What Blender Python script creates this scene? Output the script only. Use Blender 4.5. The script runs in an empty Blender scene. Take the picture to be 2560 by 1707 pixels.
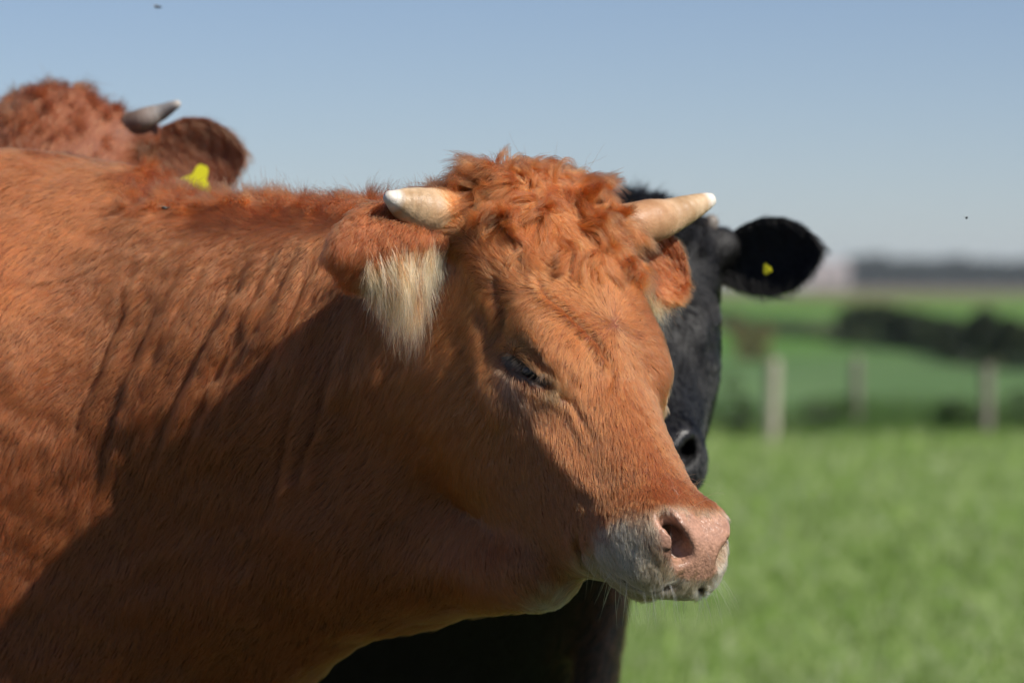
import bpy, math, os
import numpy as np
from mathutils import Vector, Matrix

FUR = True
FURK = 1.0
rng = np.random.default_rng(7)
scn = bpy.context.scene
COL = scn.collection

# ------------------------------------------------------------------ camera
CAM_H = 1.25
FPX = 9600.0                 # focal length in pixels of the 2560 wide frame
HORIZON = 705.0
pitch = math.atan((853.5 - HORIZON) / FPX)
cd = bpy.data.cameras.new('camera')
cam = bpy.data.objects.new('camera', cd)
COL.objects.link(cam)
cam.location = (0, 0, CAM_H)
cam.rotation_euler = (math.pi / 2 - pitch, 0, 0)
cd.sensor_width = 36.0
cd.lens = 36.0 * FPX / 2560.0
cd.clip_start = 0.1
cd.clip_end = 6000
cd.dof.use_dof = True
cd.dof.focus_distance = 3.92
cd.dof.aperture_fstop = 5.2
scn.camera = cam

# ------------------------------------------------------------------ sun and sky
SUN_DIR = np.array([0.60, -0.40, 0.68]); SUN_DIR /= np.linalg.norm(SUN_DIR)
sd = bpy.data.lights.new('sun', 'SUN')
sun = bpy.data.objects.new('sun', sd)
COL.objects.link(sun)
sd.energy = 5.0
sd.angle = math.radians(0.55)
sd.color = (1.0, 0.95, 0.87)
sun.rotation_euler = Vector(SUN_DIR).to_track_quat('Z', 'Y').to_euler()
world = bpy.data.worlds.new('World')
scn.world = world
world.use_nodes = True
wn = world.node_tree
bg = wn.nodes['Background']
sky = wn.nodes.new('ShaderNodeTexSky')
sky.sky_type = 'NISHITA'
sky.sun_disc = False
sky.sun_elevation = math.asin(SUN_DIR[2])
sky.sun_rotation = math.atan2(SUN_DIR[0], SUN_DIR[1])
sky.altitude = 0
sky.air_density = 0.65
sky.dust_density = 0.12
sky.ozone_density = 1.0
tint = wn.nodes.new('ShaderNodeMix'); tint.data_type = 'RGBA'; tint.blend_type = 'MULTIPLY'
tint.inputs[0].default_value = 1.0; tint.inputs[7].default_value = (.97, .985, 1.10, 1)      # the camera's cooler white balance
wn.links.new(sky.outputs[0], tint.inputs[6]); wn.links.new(tint.outputs[2], bg.inputs[0])
bg.inputs[1].default_value = 0.071
scn.view_settings.view_transform = 'Standard'
scn.view_settings.look = 'None'
scn.view_settings.gamma = 1
scn.view_settings.exposure = 0.13
scn.cycles.max_bounces = 8
scn.cycles.transparent_max_bounces = 8

def P(px, py, Y):
    """the point in the world, at depth Y, that the full-size picture shows at px, py"""
    x = (px - 1280) / FPX; y = -(py - 853.5) / FPX
    d = np.array([x, math.cos(pitch) + y * math.sin(pitch), y * math.cos(pitch) - math.sin(pitch)])
    return np.array([0, 0, CAM_H]) + d * (Y / d[1])

# ------------------------------------------------------------------ small helpers
def nrm(v):
    v = np.asarray(v, float)
    return v / np.maximum(np.linalg.norm(v, axis=-1, keepdims=True), 1e-9)

def sstep(a, b, x):
    t = np.clip((x - a) / (b - a), 0, 1)
    return t * t * (3 - 2 * t)

def noise3(p, f, seed=0):
    """cheap smooth noise from sums of sines, about -1..1"""
    r = np.random.default_rng(seed)
    out = 0
    for i in range(5):
        k = r.normal(size=3); k = k / np.linalg.norm(k) * f * (0.7 + 0.25 * i)
        w = r.normal(size=3); w = w / np.linalg.norm(w) * f * 0.8
        out = out + np.sin(p @ k * 6.283 + r.uniform(0, 6.28) + 1.5 * np.sin(p @ w * 6.283 + r.uniform(0, 6.28)))
    return out / 2.6

def empty(name, loc, label, cat, group=None):
    o = bpy.data.objects.new(name, None)
    COL.objects.link(o)
    o.location = loc
    o['label'] = label; o['category'] = cat
    if group: o['group'] = group
    return o

def link(name, me, parent=None, mat=None, kind=None):
    o = bpy.data.objects.new(name, me)
    COL.objects.link(o)
    if mat: me.materials.append(mat)
    if parent is not None:
        o.parent = parent
        root = parent
        off = Vector((0, 0, 0))
        while root is not None:
            off += root.location; root = root.parent
        o.location = -off
    if kind: o['kind'] = kind
    return o

def mesh_from(verts, faces, smooth=True):
    me = bpy.data.meshes.new('mesh')
    verts = np.asarray(verts, np.float32)
    if isinstance(faces, np.ndarray):
        nf, k = faces.shape
        me.vertices.add(len(verts)); me.vertices.foreach_set('co', verts.ravel())
        me.loops.add(nf * k); me.loops.foreach_set('vertex_index', faces.astype(np.int32).ravel())
        me.polygons.add(nf); me.polygons.foreach_set('loop_start', np.arange(0, nf * k, k, dtype=np.int32))
        me.update(calc_edges=True); me.validate()
    else:
        me.from_pydata(verts.tolist(), [], faces); me.update()
    if smooth:
        me.polygons.foreach_set('use_smooth', np.ones(len(me.polygons), bool))
    return me

def set_col(me, cols):
    a = me.color_attributes.new('col', 'FLOAT_COLOR', 'POINT')
    c = np.ones((len(me.vertices), 4), np.float32); c[:, :3] = cols
    a.data.foreach_set('color', c.ravel())

def tri_area_sample(V, F, n, weight=None):
    """random points on quads (as two triangles)"""
    T = np.concatenate([F[:, [0, 1, 2]], F[:, [0, 2, 3]]])
    a, b, c = V[T[:, 0]], V[T[:, 1]], V[T[:, 2]]
    cr = np.cross(b - a, c - a)
    ar = np.linalg.norm(cr, axis=1) * 0.5
    w = ar if weight is None else ar * weight[T].mean(1)
    cs = np.cumsum(w); tot = cs[-1]
    i = np.searchsorted(cs, rng.uniform(0, tot, n)); i = np.clip(i, 0, len(T) - 1)
    u = rng.uniform(size=(n, 1)); v = rng.uniform(size=(n, 1)); s = u + v > 1
    u = np.where(s, 1 - u, u); v = np.where(s, 1 - v, v)
    bc = np.concatenate([1 - u - v, u, v], 1)
    return T[i], bc

def new_mat(name):
    m = bpy.data.materials.new(name); m.use_nodes = True
    nt = m.node_tree
    return m, nt, nt.nodes['Principled BSDF'], nt.nodes['Material Output']

def N(nt, typ, **kw):
    n = nt.nodes.new(typ)
    for k, v in kw.items():
        if k in n.inputs: n.inputs[k].default_value = v
        else: setattr(n, k, v)
    return n

# ------------------------------------------------------------------ implicit surface toolkit
class Field:
    def __init__(self): self.pr = []
    def add(self, fn, lo, hi, k, op='+'): self.pr.append((fn, np.array(lo), np.array(hi), k, op))
    def at(self, p):
        f = np.full(len(p), 0.5)
        for fn, lo, hi, k, op in self.pr:
            m = np.all((p > lo) & (p < hi), axis=1)
            if not m.any(): continue
            d = fn(p[m]); a = f[m]
            f[m] = comb(a, d, k, op)
        return f
    def grid(self, xs, ys, zs):
        F = np.full((len(xs), len(ys), len(zs)), 0.5, np.float32)
        for fn, lo, hi, k, op in self.pr:
            i0, i1 = np.searchsorted(xs, lo[0]), np.searchsorted(xs, hi[0])
            j0, j1 = np.searchsorted(ys, lo[1]), np.searchsorted(ys, hi[1])
            k0, k1 = np.searchsorted(zs, lo[2]), np.searchsorted(zs, hi[2])
            if i1 <= i0 or j1 <= j0 or k1 <= k0: continue
            g = np.stack(np.meshgrid(xs[i0:i1], ys[j0:j1], zs[k0:k1], indexing='ij'), -1)
            d = fn(g.reshape(-1, 3)).reshape(g.shape[:3])
            F[i0:i1, j0:j1, k0:k1] = comb(F[i0:i1, j0:j1, k0:k1], d, k, op)
        return F

def comb(a, d, k, op):
    if op == '+':
        h = np.maximum(k - np.abs(a - d), 0) / k
        return np.minimum(a, d) - h * h * k * 0.25
    d = -d
    h = np.maximum(k - np.abs(a - d), 0) / k
    return np.maximum(a, d) + h * h * k * 0.25

def capsule(F, a, b, ra, rb, k=0.04, op='+', frame=None, mirror=False, squash=None):
    """tapered capsule; frame=(O, R) gives local coordinates, mirror reflects in the first axis"""
    a = np.array(a, float); b = np.array(b, float)
    sq = np.array(squash if squash is not None else (1, 1, 1), float)
    ab = (b - a) * sq; L2 = ab @ ab
    def fn(p):
        if frame is not None: p = (p - frame[0]) @ frame[1]
        if mirror: p = np.concatenate([np.abs(p[:, :1]), p[:, 1:]], 1)
        q = (p - a) * sq
        t = np.clip((q @ ab) / L2, 0, 1)
        return np.linalg.norm(q - t[:, None] * ab, axis=1) - (ra + (rb - ra) * t)
    R = (max(ra, rb)) / sq.min() + k * 1.3 + 0.01
    pts = [a, b] + ([a * [-1, 1, 1], b * [-1, 1, 1]] if mirror else [])
    if frame is not None: pts = [frame[0] + frame[1] @ q for q in pts]
    pts = np.array(pts)
    F.add(fn, pts.min(0) - R, pts.max(0) + R, k, op)

def ellipsoid(F, c, r, k=0.04, op='+', frame=None, mirror=False, rot=None):
    c = np.array(c, float); r = np.array(r, float)
    Rm = None if rot is None else np.array(Matrix.Rotation(math.radians(rot[1]), 3, rot[0]))
    def fn(p):
        if frame is not None: p = (p - frame[0]) @ frame[1]
        if mirror: p = np.concatenate([np.abs(p[:, :1]), p[:, 1:]], 1)
        q = p - c
        if Rm is not None: q = q @ Rm
        k0 = np.linalg.norm(q / r, axis=1); k1 = np.linalg.norm(q / r ** 2, axis=1)
        return k0 * (k0 - 1) / np.maximum(k1, 1e-6)
    R = r.max() + k * 1.3 + 0.01
    pts = [c] + ([c * [-1, 1, 1]] if mirror else [])
    if frame is not None: pts = [frame[0] + frame[1] @ q for q in pts]
    pts = np.array(pts)
    F.add(fn, pts.min(0) - R, pts.max(0) + R, k, op)

def surface(F, xs, ys, zs, refine=True):
    G = F.grid(xs, ys, zs)
    S = G < 0
    nx, ny, nz = G.shape
    act = np.zeros((nx - 1, ny - 1, nz - 1), np.int8)
    for dx in (0, 1):
        for dy in (0, 1):
            for dz in (0, 1):
                act += S[dx:nx - 1 + dx, dy:ny - 1 + dy, dz:nz - 1 + dz]
    I = np.argwhere((act > 0) & (act < 8))
    idx = np.full(act.shape, -1, np.int64); idx[I[:, 0], I[:, 1], I[:, 2]] = np.arange(len(I))
    acc = np.zeros((len(I), 3)); cnt = np.zeros(len(I))
    cor = [(x, y, z) for x in (0, 1) for y in (0, 1) for z in (0, 1)]
    val = {c: G[I[:, 0] + c[0], I[:, 1] + c[1], I[:, 2] + c[2]] for c in cor}
    pos = {c: np.stack([xs[I[:, 0] + c[0]], ys[I[:, 1] + c[1]], zs[I[:, 2] + c[2]]], 1) for c in cor}
    for c in cor:
        for ax in range(3):
            if c[ax] == 0:
                d = list(c); d[ax] = 1; d = tuple(d)
                m = (val[c] < 0) != (val[d] < 0)
                t = val[c][m] / (val[c][m] - val[d][m])
                acc[m] += pos[c][m] + t[:, None] * (pos[d][m] - pos[c][m]); cnt[m] += 1
    V = acc / cnt[:, None]
    quads = []
    for ax in range(3):
        sl0 = [slice(None)] * 3; sl1 = [slice(None)] * 3
        sl0[ax] = slice(0, -1); sl1[ax] = slice(1, None)
        s0, s1 = S[tuple(sl0)], S[tuple(sl1)]
        E = np.argwhere(s0 != s1)
        o1, o2 = [(1, 2), (2, 0), (0, 1)][ax]
        ok = (E[:, o1] > 0) & (E[:, o2] > 0) & (E[:, o1] < G.shape[o1] - 1) & (E[:, o2] < G.shape[o2] - 1)
        E = E[ok]
        ins = S[E[:, 0], E[:, 1], E[:, 2]]
        def c(d1, d2):
            Q = E.copy(); Q[:, o1] -= d1; Q[:, o2] -= d2
            return idx[Q[:, 0], Q[:, 1], Q[:, 2]]
        q = np.stack([c(1, 1), c(0, 1), c(0, 0), c(1, 0)], 1)
        q[~ins] = q[~ins][:, ::-1]
        quads.append(q)
    Q = np.concatenate(quads)
    Q = Q[(Q >= 0).all(1)]
    if refine: V, Q = subdivide(V, Q)
    V = project(F, V, 2)
    return V, Q

def subdivide(V, Q):
    e = np.concatenate([Q[:, [0, 1]], Q[:, [1, 2]], Q[:, [2, 3]], Q[:, [3, 0]]]); e.sort(1)
    key = e[:, 0] * (len(V) + 1) + e[:, 1]
    u, first, inv = np.unique(key, return_index=True, return_inverse=True)
    mid = (V[e[first, 0]] + V[e[first, 1]]) / 2
    cen = V[Q].mean(1)
    n0 = len(V); n1 = n0 + len(mid); nq = len(Q)
    m = inv.reshape(4, nq).T + n0
    c = np.arange(nq) + n1
    Qn = np.concatenate([np.stack([Q[:, i], m[:, i], c, m[:, i - 1]], 1) for i in range(4)])
    return np.concatenate([V, mid, cen]), Qn

def grad(F, V, h=0.002):
    g = np.zeros_like(V)
    for a in range(3):
        d = np.zeros(3); d[a] = h
        g[:, a] = F.at(V + d) - F.at(V - d)
    return g / (2 * h)

def project(F, V, it):
    for _ in range(it):
        f = F.at(V); g = grad(F, V)
        s = f / np.maximum((g ** 2).sum(1), 0.2)
        V = V - np.clip(s, -0.004, 0.004)[:, None] * g
    return V

def vnormals(V, Q):
    n = np.cross(V[Q[:, 2]] - V[Q[:, 0]], V[Q[:, 3]] - V[Q[:, 1]])
    out = np.zeros_like(V)
    for i in range(4): 
        for a in range(3): out[:, a] += np.bincount(Q[:, i], n[:, a], len(V))
    return nrm(out)

def axis_grid(lo, hi, flo, fhi, fine, coarse):
    a = list(np.arange(flo, fhi, fine))
    x = flo; s = fine
    left = []
    while x > lo:
        s = min(s * 1.25, coarse); x -= s; left.append(x)
    x = a[-1]; s = fine; right = []
    while x < hi:
        s = min(s * 1.25, coarse); x += s; right.append(x)
    return np.array(left[::-1] + a + right)

# ------------------------------------------------------------------ cow anatomy
# head coordinates: l across the face, n from the poll down to the nose, u out of the forehead
def head_frame(O, nose, roll_l):
    Nn = nrm(nose); L = nrm(np.asarray(roll_l, float) - Nn * np.dot(roll_l, Nn))
    U = np.cross(Nn, L)
    R = np.stack([L, Nn, U], 1)
    return (np.asarray(O, float), R)

def head_shape(F, fr):
    E = lambda c, r, k=.04, op='+', m=False, rot=None: ellipsoid(F, c, r, k, op, fr, m, rot)
    C = lambda a, b, ra, rb, k=.04, op='+', m=False, sq=None: capsule(F, a, b, ra, rb, k, op, fr, m, sq)
    E((0, .10, -.085), (.092, .135, .085))
    E((0, .085, -.047), (.102, .105, .046), .04)
    E((0, .010, -.050), (.072, .045, .052), .03)
    C((.06, .03, -.055), (.115, .018, -.056), .030, .026, .03, m=True)         # horn cores
    E((.064, .184, -.040), (.028, .050, .025), .03, m=True)                       # brow
    E((.068, .210, -.066), (.024, .034, .026), .025, m=True)                       # eyeball swelling
    C((.063, .22, -.100), (.044, .345, -.090), .024, .018, .04, m=True)           # cheek ridge
    E((.052, .19, -.155), (.042, .105, .080), .05, m=True)                        # masseter
    C((0, .21, -.073), (0, .40, -.068), .052, .038, .05)                          # nose bridge
    C((.016, .27, -.065), (.016, .40, -.051), .028, .024, .03, m=True)
    E((0, .415, -.064), (.055, .050, .042), .03)                                  # muzzle
    E((.033, .424, -.038), (.024, .034, .026), .02, m=True)                       # nostril wing
    E((0, .437, -.056), (.038, .024, .036), .02)                                  # nose pad
    E((.033, .410, -.078), (.034, .046, .034), .025, m=True)                      # upper lip
    E((0, .450, -.071), (.053, .022, .020), .02)
    C((.040, .14, -.215), (.022, .355, -.128), .042, .028, .04, m=True)            # lower jaw
    C((0, .12, -.16), (0, .36, -.115), .085, .045, .05)
    E((0, .402, -.116), (.040, .046, .018), .012)                                  # chin
    # openings
    for sg in (-1, 1):                                                           # nostrils
        w_ = sg * (1.0 if sg < 0 else 1.5)
        C((.040 * w_, .424, -.021), (.024 * w_, .450, -.034), .0075, .0118, .010, '-')
        C((.029 * w_, .441, -.033), (.022 * w_, .398, -.052), .0120, .008, .006, '-')
    # mouth line
    C((.0, .486, -.052), (.018, .475, -.060), .0018, .0024, .005, '-', m=True)
    C((.018, .474, -.061), (.050, .447, -.095), .0032, .0034, .006, '-', m=True)
    C((.050, .447, -.095), (.059, .385, -.124), .0034, .003, .006, '-', m=True)
    # eye slit
    C((.100, .184, -.076), (.082, .234, -.050), .0056, .0042, .008, '-', m=True)
    C((.100, .176, -.052), (.084, .232, -.034), .0025, .0020, .010, '-', m=True)      # crease over the lid

def horn_mesh(pts, rad, seg=28):
    """swept tube through pts with round tip"""
    pts = np.array(pts, float); rad = np.array(rad, float)
    n = 26; t = np.linspace(0, len(pts) - 1, n)
    # Catmull-Rom
    def cr(P_, t):
        i = np.clip(np.floor(t).astype(int), 0, len(P_) - 2); f = (t - i)
        if P_.ndim > 1: f = f[:, None]
        g = lambda j: P_[np.clip(j, 0, len(P_) - 1)]
        p0, p1, p2, p3 = g(i - 1), g(i), g(i + 1), g(i + 2)
        return 0.5 * (2 * p1 + (p2 - p0) * f + (2 * p0 - 5 * p1 + 4 * p2 - p3) * f ** 2 + (3 * p1 - p0 - 3 * p2 + p3) * f ** 3)
    c = cr(pts, t); r = cr(rad, t)
    T = nrm(np.gradient(c, axis=0))
    up = np.array([0, 0, 1.0]); A = nrm(np.cross(T, up)); B = np.cross(T, A)
    ang = np.linspace(0, 2 * np.pi, seg, endpoint=False)
    V = []
    for i in range(n):
        wob = 1 + .02 * np.sin(ang * 3 + i * .5) + .012 * np.sin(i * 1.9)
        V.append(c[i] + (np.cos(ang)[:, None] * A[i] + np.sin(ang)[:, None] * B[i]) * (r[i] * wob)[:, None])
    for q in (0.45, 0.8, 0.95):                       # rounded tip
        V.append(c[-1] + T[-1] * r[-1] * math.sin(q * math.pi / 2) + (np.cos(ang)[:, None] * A[-1] + np.sin(ang)[:, None] * B[-1]) * r[-1] * math.cos(q * math.pi / 2))
    V = np.array(V); m = len(V)
    F_ = [(i * seg + j, i * seg + (j + 1) % seg, (i + 1) * seg + (j + 1) % seg, (i + 1) * seg + j) for i in range(m - 1) for j in range(seg)]
    F_.append(tuple((m - 1) * seg + j for j in range(seg)))
    me = mesh_from(V.reshape(-1, 3), [tuple(f) for f in F_])
    # along-length coordinate for the material
    a = me.attributes.new('along', 'FLOAT', 'POINT')
    al = np.repeat(np.concatenate([np.linspace(0, 1, n), [1, 1, 1]]), seg)
    a.data.foreach_set('value', al.astype(np.float32))
    return me

def ear_surface(base, A, W, Ln, wid, cup=0.035, bend=0.0):
    """closed leaf-shaped ear shell. A runs along the ear, W across it; returns V, quads, s, v"""
    A = nrm(A); W = nrm(np.asarray(W, float) - A * np.dot(W, A)); Nn = np.cross(A, W)
    ns, nf = 30, 28
    s = np.linspace(0.0, 1.0, ns)[:, None]; ph = np.linspace(0, 2 * np.pi, nf, endpoint=False)[None]
    prof = np.interp(s, [0, .12, .3, .5, .7, .85, .95, 1.0], [.40, .55, .85, 1.0, .92, .66, .34, .03])
    v = np.cos(ph) * np.ones_like(s); th = np.sin(ph) * 0.0045 * np.ones_like(s)
    off = cup * (1 - v ** 2) * (prof ** .7) + th + bend * s ** 2
    V = base + A * (s * Ln)[..., None] + W * (v * prof * wid)[..., None] + Nn * off[..., None]
    V = V.reshape(-1, 3)
    F_ = np.array([(i * nf + j, i * nf + (j + 1) % nf, (i + 1) * nf + (j + 1) % nf, (i + 1) * nf + j) for i in range(ns - 1) for j in range(nf)])
    return V, F_, np.repeat(s, nf, 1).ravel(), v.ravel()

def body_frame(x, y, heading, sink=0.0):
    c, s_ = math.cos(heading), math.sin(heading)
    fwd = np.array([c, s_, 0]); left = np.array([-s_, c, 0])
    return (np.array([x, y, -sink]), np.stack([left, fwd, [0, 0, 1]], 1))     # local (left, forward, up)

def neck_far(F, W, H):
    capsule(F, W((0, .05, 1.25)), H((0, .045, -.095)), .125, .075, .08)
    capsule(F, W((0, .10, 1.05)), H((0, .10, -.135)), .215, .095, .10)
    capsule(F, W((0, .10, .87)), H((0, .15, -.185)), .205, .075, .10)
    capsule(F, W((0, .20, .68)), H((0, .17, -.235)), .075, .035, .08)

def neck_near(F, W, H):
    capsule(F, W((0, .05, 1.225)), H((0, .050, -.105)), .12, .070, .06)
    capsule(F, W((0, .05, 1.05)), H((0, .10, -.135)), .215, .095, .09)
    capsule(F, W((0, .05, .87)), P(1000, 1300, 4.15), .178, .095, .08)
    capsule(F, P(1000, 1300, 4.15), H((0, .14, -.18)), .095, .075, .08)
    capsule(F, P(1080, 1385, 4.12), P(1345, 1415, 3.95), .062, .046, .04)
    capsule(F, W((0, .16, .66)), P(950, 1370, 4.13), .070, .040, .04)

def body_shape(F, bf, hf, neck=neck_far):
    W = lambda q: bf[0] + bf[1] @ np.array(q, float)
    H = lambda q: hf[0] + hf[1] @ np.array(q, float)
    E = lambda c, r, k=.08, m=False: ellipsoid(F, c, r, k, '+', bf, m)
    C = lambda a, b, ra, rb, k=.08, m=False: capsule(F, a, b, ra, rb, k, '+', bf, m)
    E((0, -.80, .93), (.33, .80, .37), .1)
    C((0, -.25, 1.255), (0, .16, 1.265), .11, .115, .06)
    C((0, .05, 1.280), (0, -.7, 1.265), .105, .12)
    C((0, -.6, 1.20), (0, -1.5, 1.20), .13, .13)
    E((.15, -.02, 1.03), (.115, .20, .27), .1, True)
    E((0, .10, .85), (.205, .24, .30), .1)
    E((0, .14, .66), (.11, .15, .13), .08)
    E((.13, -1.45, 1.08), (.16, .28, .22), .1, True)
    C((.17, -1.48, .95), (.17, -1.38, .60), .18, .10, .08, True)
    C((.17, -1.36, .60), (.17, -1.60, .46), .085, .052, .05, True)
    C((.17, -1.60, .46), (.17, -1.55, .10), .046, .036, .03, True)
    C((.12, .00, .74), (.14, .03, .45), .085, .055, .08, True)
    C((.15, .03, .45), (.15, .02, .10), .050, .036, .03, True)
    # neck
    neck(F, W, H)

# neck folds of the near cow: polylines (picture coordinates of the neck's near side, taken to the plane of the neck)
FOLDS = [[(470,650),(400,760),(330,900),(280,1040),(240,1200),(210,1330)],
         [(600,640),(560,760),(500,880),(440,1010),(395,1100),(360,1200)],
         [(690,600),(655,700),(610,830),(540,950),(490,1060),(450,1150)],
         [(730,590),(700,690),(655,800),(585,930),(545,1030),(505,1110)],
         [(805,600),(770,700),(730,800),(690,890),(650,960),(635,1020)],
         [(840,650),(800,730),(745,830),(715,900),(690,970)],
         [(520,650),(480,730),(430,820),(380,900),(330,1010)],
         [(640,620),(600,720),(560,800),(515,870),(470,960)],
         [(760,600),(725,690),(690,760),(640,850)],
         [(880,800),(820,950),(780,1100),(740,1250)],
         [(770,900),(730,1050),(705,1180),(690,1290)],
         [(330,620),(300,760),(250,900),(190,1050),(130,1200)]]
def fold_depth(p, rf):
    """height of skin folds at points p"""
    out = np.zeros(len(p))
    m = (p[:, 0] > -.6) & (p[:, 0] < 0.0) & (p[:, 2] > .85) & (p[:, 1] < rf)
    q = p[m][:, [0, 2]] + np.stack([noise3(p[m], 9, 3), noise3(p[m], 9, 4)], 1) * .0020
    acc = np.zeros(len(q))
    for i, pl in enumerate(FOLDS):
        w = np.array([P(a, b, 4.1)[[0, 2]] for a, b in pl])
        L = len(w) - 1
        best = np.full(len(q), 9.0); sgn = np.zeros(len(q)); tt = np.zeros(len(q))
        for j in range(L):
            ab = w[j + 1] - w[j]; ap = q - w[j]
            t = np.clip(ap @ ab / (ab @ ab), 0, 1)
            d = ap - t[:, None] * ab; dd = np.linalg.norm(d, axis=1)
            cr_ = ab[0] * ap[:, 1] - ab[1] * ap[:, 0]
            u = dd < best
            best = np.where(u, dd, best); sgn = np.where(u, np.sign(cr_), sgn); tt = np.where(u, (j + t) / L, tt)
        fade = np.clip(np.sin(tt * np.pi), 0, 1) ** .6 * np.exp(-((best > .05) * 9))
        h = -0.0042 * np.exp(-(best / .0045) ** 2) + .0058 * np.exp(-((best - .011) / .009) ** 2) * (sgn > 0) + .0010 * np.exp(-((best - .012) / .012) ** 2) * (sgn < 0)
        acc += h * fade * (0.75 + .5 * ((i * 37) % 10) / 10)
    out[m] = acc
    return out

# ------------------------------------------------------------------ hair
def hair_object(name, pts, rad, cols, mat, parent, kind='stuff'):
    """pts (n,K,3), rad (K,) or (n,K), cols (n,3)"""
    n, K, _ = pts.shape
    cu = bpy.data.hair_curves.new(name)
    cu.add_curves([K] * n)
    cu.attributes['position'].data.foreach_set('vector', pts.astype(np.float32).ravel())
    ra = cu.attributes.get('radius') or cu.attributes.new('radius', 'FLOAT', 'POINT')
    ra.data.foreach_set('value', np.broadcast_to(rad, (n, K)).astype(np.float32).ravel())
    ca = cu.attributes.new('col', 'FLOAT_COLOR', 'CURVE')
    c4 = np.ones((n, 4), np.float32); c4[:, :3] = cols
    ca.data.foreach_set('color', c4.ravel())
    return link(name, cu, parent, mat, kind)

def taper(K, r, tip=.25):
    s = np.linspace(0, 1, K)
    return r * (1 - (1 - tip) * s ** 1.5)

def coat(V, Q, Nv, n, flow, length, weight, colour, r=.00016, K=5, lift=.32, jit=.13, cell=.0042, clump=.38, seed=0):
    """short lying coat hair over the surface; returns (pts, cols)"""
    w = weight(V, Nv)
    T, bc = tri_area_sample(V, Q, n, w)
    p = (V[T] * bc[..., None]).sum(1); nn = nrm((Nv[T] * bc[..., None]).sum(1))
    f = flow(p, nn)
    f = f + np.stack([noise3(p, 14, seed + 1), noise3(p, 14, seed + 2), noise3(p, 14, seed + 3)], 1) * .10 \
          + np.stack([noise3(p, 55, seed + 4), noise3(p, 55, seed + 5), noise3(p, 55, seed + 6)], 1) * .07
    f = f + rng.normal(size=f.shape) * jit * .6
    t = nrm(f - nn * (f * nn).sum(1, keepdims=True))
    L = length(p) * rng.uniform(.6, 1.15, n)
    lf = lift * (1 + .35 * noise3(p, 40, seed + 8)) * rng.uniform(.5, 1.5, n)
    s = np.linspace(0, 1, K)[None, :, None]
    side = nrm(np.cross(t, nn)) * (rng.normal(size=(n, 1)) * .14 + noise3(p, 70, seed + 9)[:, None] * .12)
    pts = p[:, None] + L[:, None, None] * (s * t[:, None] + (s * lf[:, None, None] - s ** 2 * lf[:, None, None] * .62) * nn[:, None] + s ** 2 * side[:, None])
    # tufts: hairs rooted in the same small cell lean together at the tip
    ce = np.floor((p + np.stack([noise3(p, 30, 51), noise3(p, 30, 52), noise3(p, 30, 53)], 1) * cell * .5) / cell).astype(np.int64)
    key = ce[:, 0] * 73856093 ^ ce[:, 1] * 19349663 ^ ce[:, 2] * 83492791
    _, inv = np.unique(key, return_inverse=True)
    c = np.bincount(inv); tip = pts[:, -1]
    mean = np.stack([np.bincount(inv, tip[:, a]) / c for a in range(3)], 1)[inv]
    pts = pts + (mean - tip)[:, None] * (s ** 1.6) * clump
    ct = rng.normal(size=c.shape)[inv] * .11
    cols = colour(p, nn) * np.exp(ct + rng.normal(size=n) * .16 + noise3(p, 8, seed + 12) * .05)[:, None]
    return pts, np.clip(cols, 0, .95)

def grow(roots, dirs, length, K, grav=0.0, curl=0.0, freq=3.0, wander=.25, F=None, clear=.003, pull=None, seed=0):
    """guide hairs stepping away from the skin, optionally curling and kept outside the surface F"""
    n = len(roots); r = np.random.default_rng(seed)
    pts = np.zeros((n, K, 3)); pts[:, 0] = roots; d = nrm(dirs)
    step = (np.asarray(length) / (K - 1)).reshape(-1, 1)
    ph = 5 * noise3(roots, 7, seed + 7) + r.normal(size=n) * .5; fq = freq * (1 + .3 * noise3(roots, 9, seed + 8) + .1 * r.normal(size=n)); hand = np.sign(noise3(roots, 5, seed + 9))
    for k in range(1, K):
        sN = k / (K - 1)
        a = nrm(np.cross(d, np.array([.3, .2, 1.0]))); b = np.cross(d, a)
        an = ph + hand * sN * 6.283 * fq
        cu = (np.cos(an)[:, None] * a + np.sin(an)[:, None] * b) * curl
        w = np.stack([noise3(pts[:, k - 1], 16, seed + i) for i in range(3)], 1) * wander
        dd = d + w + np.array([0, 0, -1.0]) * grav * (0.4 + sN)
        if pull is not None: dd = dd + pull * .35
        d = nrm(dd * .6 + d * .4)
        q = pts[:, k - 1] + nrm(d + cu) * step
        if F is not None:
            f = F.at(q); g = grad(F, q, .004)
            g = nrm(g); push = np.maximum(clear * min(1, k / 2) - f, 0)
            q = q + g * np.minimum(push, .012)[:, None]
            into = np.minimum((d * g).sum(1, keepdims=True), 0) * (push > 0)[:, None]
            d = nrm(d - g * into * .9)
        pts[:, k] = q
    return pts

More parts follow.
